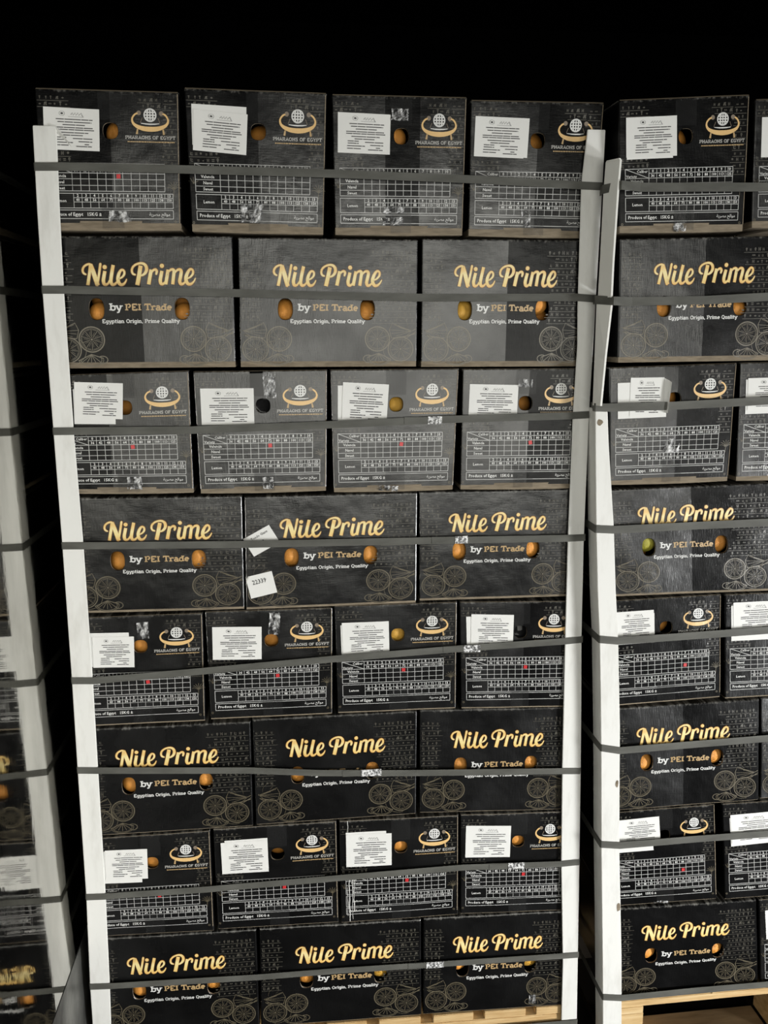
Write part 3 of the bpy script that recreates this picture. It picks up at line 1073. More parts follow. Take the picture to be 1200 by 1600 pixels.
DX = {'2A': -.003, '2B': -.003, '2C': -.004, '4A': .008, '4B': .001, '4C': -.007, '8B': .008, '4E': -.014, '6F': 0}
KR = {'1': .0145, '2': .0125, '3': .0105, '4': .006, '5': .0035, '6': .002, '7': .002, '8': .002}
LAB = {
'1A':[(0.0726, 0.2015, 0.1163, 0.0828, 0)],
    '1B':[(0.0704, 0.209, 0.1156, 0.0791, 0), (0.072, 0.1967, 0.1146, 0.0793, -2)],
    '1C':[(0.07, 0.204, 0.1169, 0.0796, 0)],
    '1D':[(0.075, 0.2061, 0.1128, 0.0806, 0), (0.0663, 0.2053, 0.1127, 0.0819, 0)],
    '3A':[(0.0872, 0.2046, 0.0915, 0.0811, 0), (0.0972, 0.2184, 0.1069, 0.0823, -2)],
    '3B':[(0.0731, 0.1998, 0.1197, 0.0827, 1)],
    '3C':[(0.0701, 0.2021, 0.1084, 0.0824, 0), (0.0799, 0.2048, 0.1069, 0.0882, -2)],
    '3D':[(0.0752, 0.2043, 0.1172, 0.0793, 0)],
    '5A':[(0.0829, 0.1959, 0.0894, 0.0862, 0), (0.0914, 0.1898, 0.0954, 0.0782, 0)],
    '5B':[(0.0722, 0.1971, 0.1161, 0.0839, 0)],
    '5C':[(0.0661, 0.191, 0.1051, 0.0794, 2), (0.0741, 0.1957, 0.1146, 0.0826, 2)],
    '5D':[(0.0695, 0.2017, 0.1071, 0.0814, 2), (0.0809, 0.2057, 0.1072, 0.083, 0)],
    '7A':[(0.0831, 0.1962, 0.0917, 0.0896, 0), (0.0921, 0.2027, 0.1026, 0.0823, 0)],
    '7B':[(0.0784, 0.2048, 0.1036, 0.0842, 2), (0.0736, 0.199, 0.1129, 0.086, 2)],
    '7C':[(0.0666, 0.2028, 0.1008, 0.0906, 2), (0.073, 0.1989, 0.1137, 0.0873, 1)],
    '7D':[(0.0729, 0.2041, 0.119, 0.0874, 0)],
    '1E':[(0.0701, 0.1982, 0.1059, 0.0846, 2), (0.0738, 0.2014, 0.1162, 0.0832, 2)],
    '1F':[(0.071, 0.1984, 0.1097, 0.0866, 2)],
    '3E':[(0.0764, 0.2015, 0.1158, 0.0844, 2), (0.0869, 0.2087, 0.0792, 0.0902, 0)],
    '3F':[(0.0747, 0.2009, 0.1191, 0.081, 2), (0.0792, 0.2068, 0.1191, 0.0749, 2)],
    '5E':[(0.0719, 0.2026, 0.1005, 0.0775, 2), (0.0702, 0.2094, 0.1004, 0.0808, 2)],
    '5F':[(0.0778, 0.2034, 0.1233, 0.0937, 2), (0.0828, 0.2159, 0.1232, 0.085, 2)],
    '7E':[(0.0692, 0.206, 0.1009, 0.0902, 3), (0.0811, 0.2172, 0.1173, 0.0806, 3)],
    '7F':[(0.0848, 0.1988, 0.1294, 0.0816, 3), (0.0886, 0.2069, 0.133, 0.0834, 3)],
    '8F':[(0.0786, 0.2002, 0.1232, 0.093, 3)],
    '4B':[(0.0378, 0.1716, 0.0834, 0.0726, 0), (0.0364, 0.0616, 0.0692, 0.0677, 0)],
}
# hand-hole fruit: (dx, dz, radius, push, peel)
O = 'peel'
FRUIT = {
    '1A': [(.012, .001, .030, .012, O)], '1B': [(.006, -.004, .034, .040, O)], '1C': [(-.013, .002, .028, .010, O)], '1D': [(-.002, .002, .036, .045, O)],
    '2A0': [(.003, -.010, .026, .001, O), (.004, .024, .030, .012, O)], '2A1': [(.002, -.012, .026, .002, O), (0, .024, .030, .008, O)],
    '2B0': [(.001, -.008, .032, .001, O), (0, .030, .026, .010, O)], '2B1': [(-.001, -.010, .030, .002, O), (.008, .028, .028, .012, O)],
    '2C0': [(-.001, -.005, .031, .001, 'peel2'), (.01, .032, .025, .012, O)], '2C1': [(-.008, .014, .026, .003, O), (.006, -.022, .028, .003, O)],
    '3A': [(-.012, .0, .030, .035, O)], '3C': [(.001, -.004, .032, .003, 'peel2')], '3D': [(.002, -.008, .030, .045, O)],
    '4A0': [(.006, -.006, .031, .001, O), (-.010, .026, .026, .005, O)], '4A1': [(-.001, .001, .036, .0, O)],
    '4B0': [(.001, .001, .035, .001, O)], '4B1': [(-.001, .001, .034, .001, O)], '4C0': [(0, .001, .035, 0, O)], '4C1': [(-.0055, .001, .030, 0, O)],
    '5A': [(.002, .001, .032, .003, O)], '5B': [(0, 0, .033, .009, O)], '5C': [(0, 0, .034, .001, 'peel2')],
    '6A0': [(.006, -.003, .028, 0, O)], '6A1': [(-.003, .003, .030, 0, O)], '6B0': [(.003, -.004, .030, .002, O)], '6B1': [(0, .006, .031, .004, O)],
    '6C0': [(0, -.004, .032, .001, O)], '6C1': [(-.002, .002, .032, 0, O)],
    '7A': [(.003, 0, .033, .002, O)], '7B': [(.001, 0, .033, .025, O)], '7C': [(0, .001, .034, .001, O)], '7D': [(-.0015, .001, .034, .001, O)],
    '8A0': [(.001, -.004, .028, 0, O)], '8A1': [(-.001, .002, .032, .001, O)], '8B0': [(0, 0, .030, .001, O)], '8B1': [(0, .004, .029, 0, 'peel2')],
    '8C0': [(-.010, .006, .028, .002, O)], '8C1': [(0, .006, .030, 0, 'peel2')],
    '1E': [(-.001, 0, .034, .035, O)], '2E0': [(.002, -.006, .028, .004, O), (0, .026, .026, .012, O)], '2E1': [(.004, -.010, .028, .006, O), (0, .026, .026, .016, O)],
    '3E': [(.001, -.002, .032, .030, O)], '4E0': [(.004, .010, .028, 0, 'peel3'), (-.002, -.026, .026, .002, O)], '4E1': [(.003, .001, .032, .005, O)],
    '5E': [(0, -.003, .032, .030, O)], '6E0': [(-.002, -.010, .027, .001, O), (.002, .024, .027, .002, 'peel2')], '6E1': [(-.002, -.001, .030, 0, O)],
    '8E0': [(-.004, 0, .028, 0, O), (.014, .022, .022, .008, O)], '8E1': [(-.003, 0, .028, 0, O)],
    '1F': [(0, 0, .033, .006, O)], '3F': [(0, 0, .033, .006, O)], '5F': [(0, 0, .033, .006, O)], '7F': [(0, 0, .033, .006, O)],
}
STAMP = {'1A': (5, 2), '3A': (5, 2), '3B': (5, 2), '3C': (5, 2), '3D': (5, 2), '5A': (5, 2), '5B': (5, 2), '5C': (5, 2), '5D': (5, 2), '7A': (5, 2), '7B': (5, 2),
         '7C': (5, 2), '7D': (5, 2), '5E': (7, 3), '7E': (7, 3), '1F': (5, 2)}
SCRAPS = {
    '1A': [(.144, .0165, .193, .039, .25)], '1B': [(.112, .020, .163, .058, 1)], '1C': [(.111, .020, .161, .036, 1), (.113, .044, .160, .057, 1), (.1315, .2309, .1685, .2542, 1)],
    '1D': [(.124, .020, .145, .054, .3)], '3A': [(.150, .010, .184, .039, .9)], '3B': [(.148, .0085, .173, .036, .7), (.1554, .218, .1826, .2753, .6)],
    '5A': [(.1482, .2214, .1736, .2624, .5)], '5B': [(.1486, .2168, .1746, .2728, .9)], '3D': [(.1344, .2375, .1678, .2563, .5)],
    '3C': [(.106, .001, .160, .0138, 1)], '1E': [(.127, .0005, .157, .019, .8)], '8C': [(.2873, .0125, .3061, .0382, .5)], '3E': [(.130, .075, .170, .108, .45)],
    '7E': [(.12, .002, .16, .008, .8)], '5A2': [(.02, .001, .10, .006, .8)],
}
ROWS = {'1': 'top row', '2': 'second row', '3': 'third row', '4': 'fourth row', '5': 'fifth row', '6': 'sixth row', '7': 'seventh row', '8': 'bottom row'}
POS4 = {'A': 'leftmost', 'B': 'second from left', 'C': 'third from left', 'D': 'rightmost', 'E': 'leftmost', 'F': 'second from left'}
POS3 = {'A': 'leftmost', 'B': 'middle', 'C': 'rightmost', 'E': 'leftmost', 'F': 'second from left'}
ORG_R, YAW_R = Vector((1.266, -.035, 0)), .022


def to_world(col, p):
    """stack coordinates (u along the front, depth, height) -> world"""
    if col in 'EF':
        c, s = cos(YAW_R), sin(YAW_R)
        return (ORG_R.x + p[0] * c - p[1] * s, ORG_R.y + p[0] * s + p[1] * c, p[2]), YAW_R
    return (p[0], p[1], p[2]), 0.0


def tape_strip(k, z0, z1, W, q, org, dp, root, dark=False):
    v, f = grid_patch(.140 if dark else .153, (z0 + z1) / 2, .030 if dark else .048, z1 - z0, 0, .0011, 4, 10)
    return placed2('packing_tape', v, f, [M['tape_dark'] if z0 > .1 and dark else M['tape']], None, W, q, org, dp, root)


ORANGE_MESH = {}


def orange_mesh(pe):
    if pe not in ORANGE_MESH:
        import bmesh
        bm = bmesh.new()
        bmesh.ops.create_uvsphere(bm, u_segments=32, v_segments=20, radius=1.0)
        for vv in bm.verts:
            r_ = sqrt(vv.co.x ** 2 + vv.co.y ** 2)
            if r_ < .3:
                vv.co.z *= 1 - .10 * (1 - r_ / .3) ** 2
        me = bpy.data.meshes.new('orange')
        bm.to_mesh(me)
        bm.free()
        me.polygons.foreach_set('use_smooth', [True] * len(me.polygons))
        me.materials.append(M[pe])
        ORANGE_MESH[pe] = me
    return ORANGE_MESH[pe]


rng = random.Random(21)
# stretches of the face (from x, to x) given the low-specular copy, so their sheen stays dark
LESS_SHEEN = {'2A': (-1, .2), '2C': (.2, 1), '2E': (.2, 1), '4E': (.2, 1), '6E': (.2, 1), '1A': (-1, .153), '1B': (-1, .153), '1D': (.153, 1), '1C': (.12, .20),
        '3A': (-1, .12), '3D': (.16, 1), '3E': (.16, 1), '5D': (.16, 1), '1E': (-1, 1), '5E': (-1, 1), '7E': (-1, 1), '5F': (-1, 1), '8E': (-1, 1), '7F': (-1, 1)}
# board halves each lean a little: (left slope, right slope)
LEAN = {'2A': (.035, -.004), '2B': (.002, .004), '2C': (-.004, .035), '2E': (-.006, .040), '4A': (.012, .004), '4B': (.004, .002), '4C': (.002, .012), '4E': (-.006, -.014), '6E': (-.006, -.008)}
for key, q in Qd.items():
    row, col = key
    kind = 'long' if row in '2468' and key != '8F' else 'short'
    W, D = (.40, .29) if kind == 'long' else (.30, .39)
    k = KR[row]
    dx = DX.get(key, 0.0)
    yj = rng.uniform(0, .0035)
    org = ((q[3][0] + q[2][0]) / 2, D / 2, min(q[3][1], q[2][1]))
    wloc, rz = to_world(col, (org[0], org[1] + yj, org[2]))
    root = empty('fruit_carton', wloc, rz)
    stack = 'left stack' if col in 'ABCD' else 'right stack'
    pos = (POS3 if kind == 'long' else POS4)[col]
    if key == '4B':
        lab = 'black carton with two crooked white stickers, middle of the fourth row, left stack'
    elif kind == 'long':
        lab = 'long black carton with gold script lettering, %s in the %s, %s' % (pos, ROWS[row], stack)
    else:
        lab = 'black carton end with boat emblem, %s in %s, %s' % (pos, ROWS[row], stack)
    tag(root, lab, 'carton', 'stacked fruit cartons')
    vl, vr = LEAN.get(key, (rng.uniform(-.002, .005), rng.uniform(-.002, .005)))
    if kind == 'short':
        vl, vr = rng.uniform(-.003, .003), rng.uniform(-.003, .003)
    dp = (vl, vr, rng.uniform(.0004, .0018), rng.uniform(0, 6))
    B = carton_bases(kind, dx, k)
    lid = placed('lid', B['lid'], W, q, org, dp, root)
    if key in LESS_SHEEN:
        lo, hi_x = LESS_SHEEN[key]
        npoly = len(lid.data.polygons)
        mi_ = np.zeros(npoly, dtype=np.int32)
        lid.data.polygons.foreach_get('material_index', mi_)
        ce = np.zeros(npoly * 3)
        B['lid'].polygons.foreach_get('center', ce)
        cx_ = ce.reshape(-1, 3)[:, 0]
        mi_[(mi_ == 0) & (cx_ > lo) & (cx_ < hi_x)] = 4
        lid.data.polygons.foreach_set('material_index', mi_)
    # tray showing below the lid
    tv = []
    nt = 12
    for y_, inset in ((.0015, .0015), (D - .002, .0015)):
        for z_ in (0.0, k + .004):
            for i in range(nt + 1):
                x_ = inset + (W - 2 * inset) * i / nt
                sag = (.0016 * sin(pi * i / nt) if z_ == 0 and row in '13' else 0)
                tv.append((x_, y_ - (.002 * sin(pi * i / nt) if y_ < .01 and row in '13' else 0), z_ - sag))
    n1 = nt + 1
    tf = [(i, i + 1, n1 + i + 1, n1 + i) for i in range(nt)] + [(2 * n1 + i + 1, 2 * n1 + i, 3 * n1 + i, 3 * n1 + i + 1) for i in range(nt)]
    tf += [(i + 1, i, 2 * n1 + i, 2 * n1 + i + 1) for i in range(nt)] + [(n1 + i, n1 + i + 1, 3 * n1 + i + 1, 3 * n1 + i) for i in range(nt)]
    tf += [(0, n1, 3 * n1, 2 * n1), (n1 - 1, 3 * n1 - 1, 4 * n1 - 1, 2 * n1 - 1)]
    tag(placed2('tray', tv, tf, [M['kraft']], None, W, q, org, (vl, vr, dp[2], dp[3]), root), 'brown kraft tray edge')
    if kind == 'long':
        bl = placed('brand_lettering', B['brand'], W, q, org, dp, lid)
        ol = placed('lettering_outline', B['brand_outline'], W, q, org, dp, lid)
        if key == '4E':
            bl.location.z = ol.location.z = .008
        placed('trader_lettering', B['trader'], W, q, org, dp, lid)
        placed('tagline_lettering', B['tagline'], W, q, org, dp, lid)
    else:
        placed('boat_emblem', B['emblem'], W, q, org, dp, lid)
        placed('size_table', B['table'], W, q, org, dp, lid)
        # bare cut edge of the board down the right corner and along the top
        v, f = grid_patch(.2972, .145, .0018, .262, 0, .0008, 1, 12)
        v2, f2 = grid_patch(.150, .2792, .296, .0030 if row == '1' else .0008, 0, .0022, 20, 1)
        nb = len(v)
        placed2('cut_edge', v + v2, f + [tuple(nb + i for i in t) for t in f2], [M['kraft']], None, W, q, org, (vl, vr, dp[2], dp[3]), lid)
        tape_strip(k, .222, .2795, W, q, org, dp, root, key == '3B')
        if row in '1357':
            tape_strip(k, .004, .060, W, q, org, dp, root)
        if key in STAMP:
            i, r_ = STAMP[key]
            zc = {2: .1094, 3: .0970}[r_]
            xc = .0685 + (.198 / 11) * (i + .5)
            v, f = grid_patch(xc + rng.uniform(-.001, .001), zc, .0085, .0088, rng.uniform(-.2, .2), .0010, 1, 1)
            tag(placed2('caliber_stamp', v, f, [M['red_ink']], None, W, q, org, dp, lid), 'small red stamp in the size table')
    # paper labels
    for i, (cx, cz, w_, h_, rd) in enumerate(LAB.get(key, [])):
        if key == '4B':
            rot = (.52, .22)[i]
            w_, h_ = ((.069, .050), (.062, .056))[i]
            v, f = grid_patch(cx, cz, w_, h_, rot, .0012, 6, 5)
            pl = placed2('paper_sticker', v, f, [M['paper']], None, W, q, org, dp, root)
            P = P2()
            if i == 0:
                P.text('Tondo Giant', cx - .0225, cz + .0005, .0082, 0, 'LEFT', .012, 1, rot)
                P.text('R', cx + .004, cz - .003, .0085, 0, 'LEFT', .02, 1, rot)
            else:
                P.text('22339', cx - .0195, cz + .0005, .0160, 0, 'LEFT', .016, .82, rot)
            b = art_mesh('sticker_print', P, [M['print']], .0016)
            placed('sticker_print', b, W, q, org, dp, pl)
            continue
        y_ = .0012 + .0007 * i
        last = i == len(LAB[key]) - 1
        rot = math.radians(rd - 1.5)
        v, f = grid_patch(cx, cz, w_, h_, rot, y_, 10, 8, .0012 if last else 0)
        pl = placed2('paper_label', v, f, [M['paper']], None, W, q, org, dp, root)
        if last:
            b = label_print(cx, cz, w_, h_, rot, y_ + .0004)
            placed('label_print', b, W, q, org, dp, pl)
    if key == '1A':
        v = [(.022, -.0014, .211), (.040, -.0075, .208), (.058, -.0090, .187), (.071, -.0014, .166), (.050, -.0016, .186)]
        tag(placed2('label_fold', v, [(0, 1, 2, 4), (4, 2, 3)], [M['paper']], None, W, q, org, dp, root), 'lifted fold of the paper label')
    if key == '3E':
        v = []
        for j in range(7):
            for i in range(7):
                a = i / 6 * 1.6
                v.append((.128 + .012 * sin(a) * (.4 + j / 10), -.002 - .012 * (1 - cos(a)), .170 + j * .0135 * (1 - i * .02)))
        f = [(j * 7 + i, j * 7 + i + 1, j * 7 + i + 8, j * 7 + i + 7) for j in range(6) for i in range(6)]
        tag(placed2('label_curl', v, f, [M['paper']], None, W, q, org, dp, root), 'curled up edge of the paper label')
    # crinkled tape
    for (x0, z0, x1, z1, st_) in SCRAPS.get(key, []):
        nx, nz = 12, 10
        v, f = grid_patch((x0 + x1) / 2, (z0 + z1) / 2, x1 - x0, z1 - z0, rng.uniform(-.08, .08), .0016, nx, nz)
        v = [(x + rng.uniform(-.0012, .0012), y - rng.uniform(0, .0032) * st_, z + rng.uniform(-.001, .001)) for x, y, z in v]
        tag(placed2('tape_scrap', v, f, [M['scrap']], None, W, q, org, dp, root), 'crinkled shiny piece of clear tape')
    if key == '7C':
        P = P2()
        r2 = random.Random(3)
        for xx, za, zb, ww in ((.021, .155, .279, .0012), (.0225, .004, .125, .0018), (.030, .010, .125, .0009), (.0175, .02, .10, .0009), (.034, .03, .12, .0016)):
            pts = [(xx + r2.uniform(-.0008, .0008), za + (zb - za) * i / 8) for i in range(9)]
            P.rib(pts, [ww * r2.uniform(.4, 1.3) for _ in pts], 0)
        b = art_mesh('tape_crease', P, [M['paper']], .0014)
        tag(placed('tape_crease', b, W, q, org, dp, root), 'bright creases of tape down the left edge')
    # fruit behind the hand holes
    hs = [(.1055 + dx, .127), (.2895 + dx, .127)] if kind == 'long' else [(.1535, .2005)]
    for hi_, (hx, hz) in enumerate(hs):
        fk = key + (str(hi_) if kind == 'long' else '')
        first = None
        for fi, (fx, fz, fr, push, pe) in enumerate(FRUIT.get(fk, [])):
            fy = .007 + fr + push
            if first:
                need = (fr + first[3] + .001) ** 2 - (fx - first[0]) ** 2 - (fz - first[2]) ** 2
                fy = max(fy, first[1] + sqrt(max(0, need)))
            else:
                first = (fx, fy, fz, fr)
            a = np.array([[hx + fx, 0.0, hz + fz]])
            b = warp(a, W, q, (0, 0, 0), dp)[0]
            fw, _ = to_world(col, (b[0], fy + yj, b[2]))
            fo = bpy.data.objects.new('orange', orange_mesh(pe))
            COL.objects.link(fo)
            fo.location = fw
            fo.scale = (fr, fr, fr * rng.uniform(.95, 1.02))
            fo.rotation_euler = (rng.uniform(0, 6), rng.uniform(0, 6), rng.uniform(0, 6))
            multi = len(FRUIT[fk]) > 1
            which = ''
            if multi:
                which = 'lower ' if fz < FRUIT[fk][1 - fi][1] else 'upper '
            hole = ('left' if hi_ == 0 else 'right') + ' hole' if kind == 'long' else 'hole'
            c_ = {'peel': 'orange', 'peel2': 'yellowish orange', 'peel3': 'greenish orange'}[pe]
            tag(fo, '%s%s in %s of %s carton, %s, %s' % (which, c_, hole, pos, ROWS[row], stack), 'orange', 'oranges behind the hand holes')
    if key in ('5D', '3B'):
        ctr = warp(np.array([[.1535, 0.0, .2005]]), W, q, (0, 0, 0), dp)[0]
        fw, _ = to_world(col, (ctr[0], .030, ctr[2]))
        v, f = [], []
        r3 = random.Random(5)
        for j in range(9):
            for i in range(9):
                u, t_ = (i / 8 - .5) * .05, (j / 8 - .5) * .05
                v.append((u, .012 * sin(60 * u + 2 * t_ * 40) * .6 + r3.uniform(-.003, .003), t_))
        f = [(j * 9 + i, j * 9 + i + 1, j * 9 + i + 10, j * 9 + i + 9) for j in range(8) for i in range(8)]
        mats_ = [M['film'], M['film_grey']]
        mi_ = [(1 if key == '5D' and (i % 8) in (4, 5) and i // 8 > 2 else 0) for i in range(64)]
        so = mesh('plastic_liner', v, f, mats_, None, True, mi_)
        so.location = fw
        tag(so, 'crumpled %s plastic film behind the hole of the %s carton, %s' % ('black and grey' if key == '5D' else 'black', pos, ROWS[row]), 'plastic liner')


# ------------------------------------------------------------------ corner boards
def protector(name, pts, side, yf, mats, label, org=None, rz=0.0, depth=.05, th=.004):
    """pts: (z, outer x, inner x) down the length; side -1 = left corner, +1 = right corner"""
    z0 = min(p[0] for p in pts)
    ox = sum(p[1] for p in pts) / len(pts)
    rings = []
    for z, xo, xi in pts:
        s = side
        rings.append([(xo - ox, yf, z - z0), (xi - ox, yf, z - z0), (xi - ox, yf + th, z - z0), (xo - s * th - ox, yf + th, z - z0),
                      (xo - s * th - ox, yf + depth, z - z0), (xo - ox, yf + depth, z - z0)])
    v, f = loft(rings)
    o = mesh(name, v, f, mats)
    fix_normals(o)
    import bmesh
    bm = bmesh.new()
    bm.from_mesh(o.data)
    es = [e for e in bm.edges if len(e.link_faces) == 2 and e.calc_face_angle(0) > .7]
    bmesh.ops.bevel(bm, geom=es, offset=.0012, segments=2, affect='EDGES')
    bm.to_mesh(o.data)
    bm.free()
    loc = Vector((ox, 0, z0))
    if org is not None:
        w_, r_ = to_world('E', (ox, 0, z0))
        loc, rz = Vector(w_), r_
    o.location = loc
    o.rotation_euler = (0, 0, rz)
    return tag(o, label, 'edge protector', 'corner edge boards')


protector('edge_protector',
          [(2.317, .004, .051), (2.15, .000, .0455), (1.995, -.002, .042), (1.682, -.002, .041), (1.438, -.002, .044), (1.118, -.004, .043),
           (.893, -.007, .040), (.554, -.010, .036), (.303, -.018, .030), (.10, -.020, .023)], -1, -.0065, M['edge'],
          'long white cardboard edge board down the left corner of the left stack')
protector('edge_protector',
          [(2.331, 1.209, 1.169), (2.216, 1.208, 1.160), (1.956, 1.204, 1.163), (1.871, 1.203, 1.166), (1.711, 1.200, 1.162), (1.406, 1.201, 1.162),
           (1.167, 1.206, 1.165), (.999, 1.213, 1.168), (.829, 1.219, 1.171), (.558, 1.227, 1.179), (.275, 1.235, 1.194), (.095, 1.240, 1.197)], 1, -.0065, M['edge'],
          'long white cardboard edge board down the right corner of the left stack')
lp = protector('edge_protector',
               [(1.731, -.066, -.037), (1.65, -.062, -.030), (1.457, -.051, -.008), (1.30, -.040, .005), (1.177, -.029, .0175), (.95, -.015, .034), (.840, -.009, .039), (.62, .002, .050),
                (.299, .021, .073), (.02, .036, .088)], -1, -.010, M['edge'],
               'scuffed white edge board down the lower left corner of the right stack', org=1, depth=.055)
# torn spots where the brown board shows through
for (z, xa, xb, zz) in ((1.700, -.062, -.046, .016), (.800, .030, .038, .022), (.455, .050, .062, .030)):
    r4 = random.Random(int(z * 100))
    n = 9
    cx, cz = (xa + xb) / 2, z
    pts = [(cx + (xb - xa) / 2 * cos(2 * pi * i / n) * r4.uniform(.7, 1.1), cz + zz / 2 * sin(2 * pi * i / n) * r4.uniform(.7, 1.1)) for i in range(n)]
    ox = sum(p for p in (-.066, -.062, -.051, -.040, -.029, -.015, -.009, .002, .021, .036)) / 10
    fr = [(a - ox, -.0106, b - .02) for a, b in pts]
    bk = [(a - ox, -.0098, b - .02) for a, b in pts]
    v, f = loft([fr, bk])
    t_ = mesh('torn_spot', v, f, M['tornboard'] if 'tornboard' in M else M['kraft'], lp)
    fix_normals(t_)
    tag(t_, 'torn spot showing brown board')


def twisted(pts, label):
    """a short corner board turned on its edge: pts (z, front u, front y, back u, back y)"""
    z0 = min(p[0] for p in pts)
    ox = sum(p[1] for p in pts) / len(pts)
    rings = []
    for z, fu, fy, bu, by in pts:
        d = Vector((bu - fu, by - fy)).normalized()
        nrm = Vector((d.y, -d.x)) * .0035
        if nrm.x < 0:
            nrm = -nrm
        A = Vector((fu - ox, fy))
        Bk = Vector((bu - ox, by))
        e = Vector((fu - ox + .012, fy + .040))
        rings.append([(Bk.x, Bk.y, z - z0), (A.x, A.y, z - z0), (A.x + .0045, A.y + .0005, z - z0), (e.x + .002, e.y, z - z0), (e.x - .002, e.y, z - z0),
                      (A.x + nrm.x * .9, A.y + .006, z - z0), (Bk.x + nrm.x, Bk.y + nrm.y, z - z0)])
    v, f = loft(rings)
    o = mesh('edge_protector', v, f, M['grey_edge'])
    fix_normals(o)
    w_, r_ = to_world('E', (ox, 0, z0))
    o.location = w_
    o.rotation_euler = (0, 0, r_)
    return tag(o, label, 'edge protector', 'corner edge boards')


twisted([(2.262, -.047, -.030, -.062, .000), (2.258, -.044, -.030, -.064, .000), (2.198, -.047, -.031, -.066, .000), (2.05, -.050, -.031, -.067, .000), (1.975, -.050, -.031, -.068, .000)],
        'short grey-white edge board twisted edge-on beside the top row, right stack')
twisted([(1.966, -.047, -.027, -.070, .001), (1.85, -.055, -.026, -.070, -.001), (1.738, -.060, -.024, -.070, -.003)],
        'short grey-white edge board twisted edge-on beside the second and third rows, right stack')


# ------------------------------------------------------------------ straps
def strap(pts, label, col='A', wd=.0165, th=.0009, clip=None, tails=None):
    """pts: (u, depth, z) along the run"""
    ctr = Vector(pts[len(pts) // 2])
    rings = []
    n = len(pts)
    for i, p in enumerate(pts):
        a, b = Vector(pts[max(0, i - 1)]), Vector(pts[min(n - 1, i + 1)])
        d = Vector((b.x - a.x, b.y - a.y, 0)).normalized()
        nr = Vector((-d.y, d.x, 0)) * th / 2
        P = Vector(p) - ctr
        rings.append([tuple(P + nr + Vector((0, 0, -wd / 2))), tuple(P - nr + Vector((0, 0, -wd / 2))),
                      tuple(P - nr + Vector((0, 0, wd / 2))), tuple(P + nr + Vector((0, 0, wd / 2)))])
    v, f = loft(rings)
    o = mesh('strap', v, f, M['strap'])
    fix_normals(o)
    w_, r_ = to_world(col, ctr)
    o.location = w_
    o.rotation_euler = (0, 0, r_)
    tag(o, label, 'strap', 'straps round the stacks')
    if clip:
        cx, cz, cw = clip
        r5 = random.Random(int(cx * 1000))
        nx, nz = 14, 5
        fr = []
        for j in range(nz + 1):
            for i in range(nx + 1):
                fr.append(((i / nx - .5) * cw + cx - ctr.x, pts[4][1] - .0016 - ctr.y - r5.uniform(0, .0007), (j / nz - .5) * .0175 + cz - ctr.z))
        nb = len(fr)
        bk = [(x, pts[4][1] - .0006 - ctr.y, z) for x, y, z in fr]
        ff = [(j * (nx + 1) + i, j * (nx + 1) + i + 1, (j + 1) * (nx + 1) + i + 1, (j + 1) * (nx + 1) + i) for j in range(nz) for i in range(nx)]
        bf = [tuple(nb + i for i in q[::-1]) for q in ff]
        rim = [i for i in range(nx + 1)] + [(j + 1) * (nx + 1) - 1 for j in range(1, nz + 1)] + [nz * (nx + 1) + i for i in range(nx - 1, -1, -1)] + [j * (nx + 1) for j in range(nz - 1, 0, -1)]
        sf = [(rim[(t + 1) % len(rim)], rim[t], nb + rim[t], nb + rim[(t + 1) % len(rim)]) for t in range(len(rim))]
        c_ = mesh('strap_seal', fr + bk, ff + bf + sf, M['clip'], o)
        tag(c_, 'crimped shiny seal')
        # overlapping strap tail left of the seal
        v2 = [(cx - .07 - ctr.x, pts[4][1] - .0012 - ctr.y, cz - .0075 - ctr.z), (cx - cw / 2 - ctr.x, pts[4][1] - .0012 - ctr.y, cz - .0077 - ctr.z),
              (cx - cw / 2 - ctr.x, pts[4][1] - .0012 - ctr.y, cz + .0077 - ctr.z), (cx - .07 - ctr.x, pts[4][1] - .0012 - ctr.y, cz + .0079 - ctr.z)]
        v2 += [(x, y + .0008, z) for x, y, z in v2]
        t_ = mesh('strap_tail', v2, [(0, 1, 2, 3), (7, 6, 5, 4), (0, 4, 5, 1), (1, 5, 6, 2), (2, 6, 7, 3), (3, 7, 4, 0)], M['strap'], o)
    return o


YS = -.0080
SL = {
    '1': [(.002, 2.237), (.057, 2.238), (.301, 2.236), (.616, 2.232), (.906, 2.225), (1.169, 2.215), (1.209, 2.214)],
    '2': [(-.002, 1.991), (.043, 1.991), (.398, 1.985), (.612, 1.980), (.81, 1.976), (1.162, 1.977), (1.204, 1.974)],
    '3': [(-.002, 1.691), (.041, 1.691), (.296, 1.690), (.594, 1.698), (.870, 1.707), (1.153, 1.712), (1.200, 1.714)],
    '4': [(-.002, 1.434), (.044, 1.433), (.392, 1.427), (.604, 1.426), (.798, 1.425), (1.165, 1.422), (1.203, 1.423)],
    '5': [(-.004, 1.113), (.043, 1.111), (.293, 1.124), (.600, 1.142), (.895, 1.156), (1.160, 1.165), (1.208, 1.168)],
    '6': [(-.007, .888), (.040, .885), (.396, .866), (.565, .850), (.785, .838), (1.173, .822), (1.217, .820)],
    '7': [(-.010, .552), (.036, .551), (.276, .553), (.608, .562), (.917, .570), (1.175, .563), (1.226, .565)],
    '8': [(-.018, .302), (.031, .300), (.393, .295), (.605, .297), (.854, .295), (1.190, .293), (1.235, .293)],
    '9': [(-.020, .088), (.023, .088), (.40, .086), (.686, .084), (.95, .085), (1.197, .087), (1.240, .087)],
}
CL = {'3': (.840, 1.7055, .032), '4': (.905, 1.4255, .030), '5': (.935, 1.1555, .040), '6': (.690, .845, .050), '7': (1.06, .5665, .042), '8': (.853, .295, .045)}
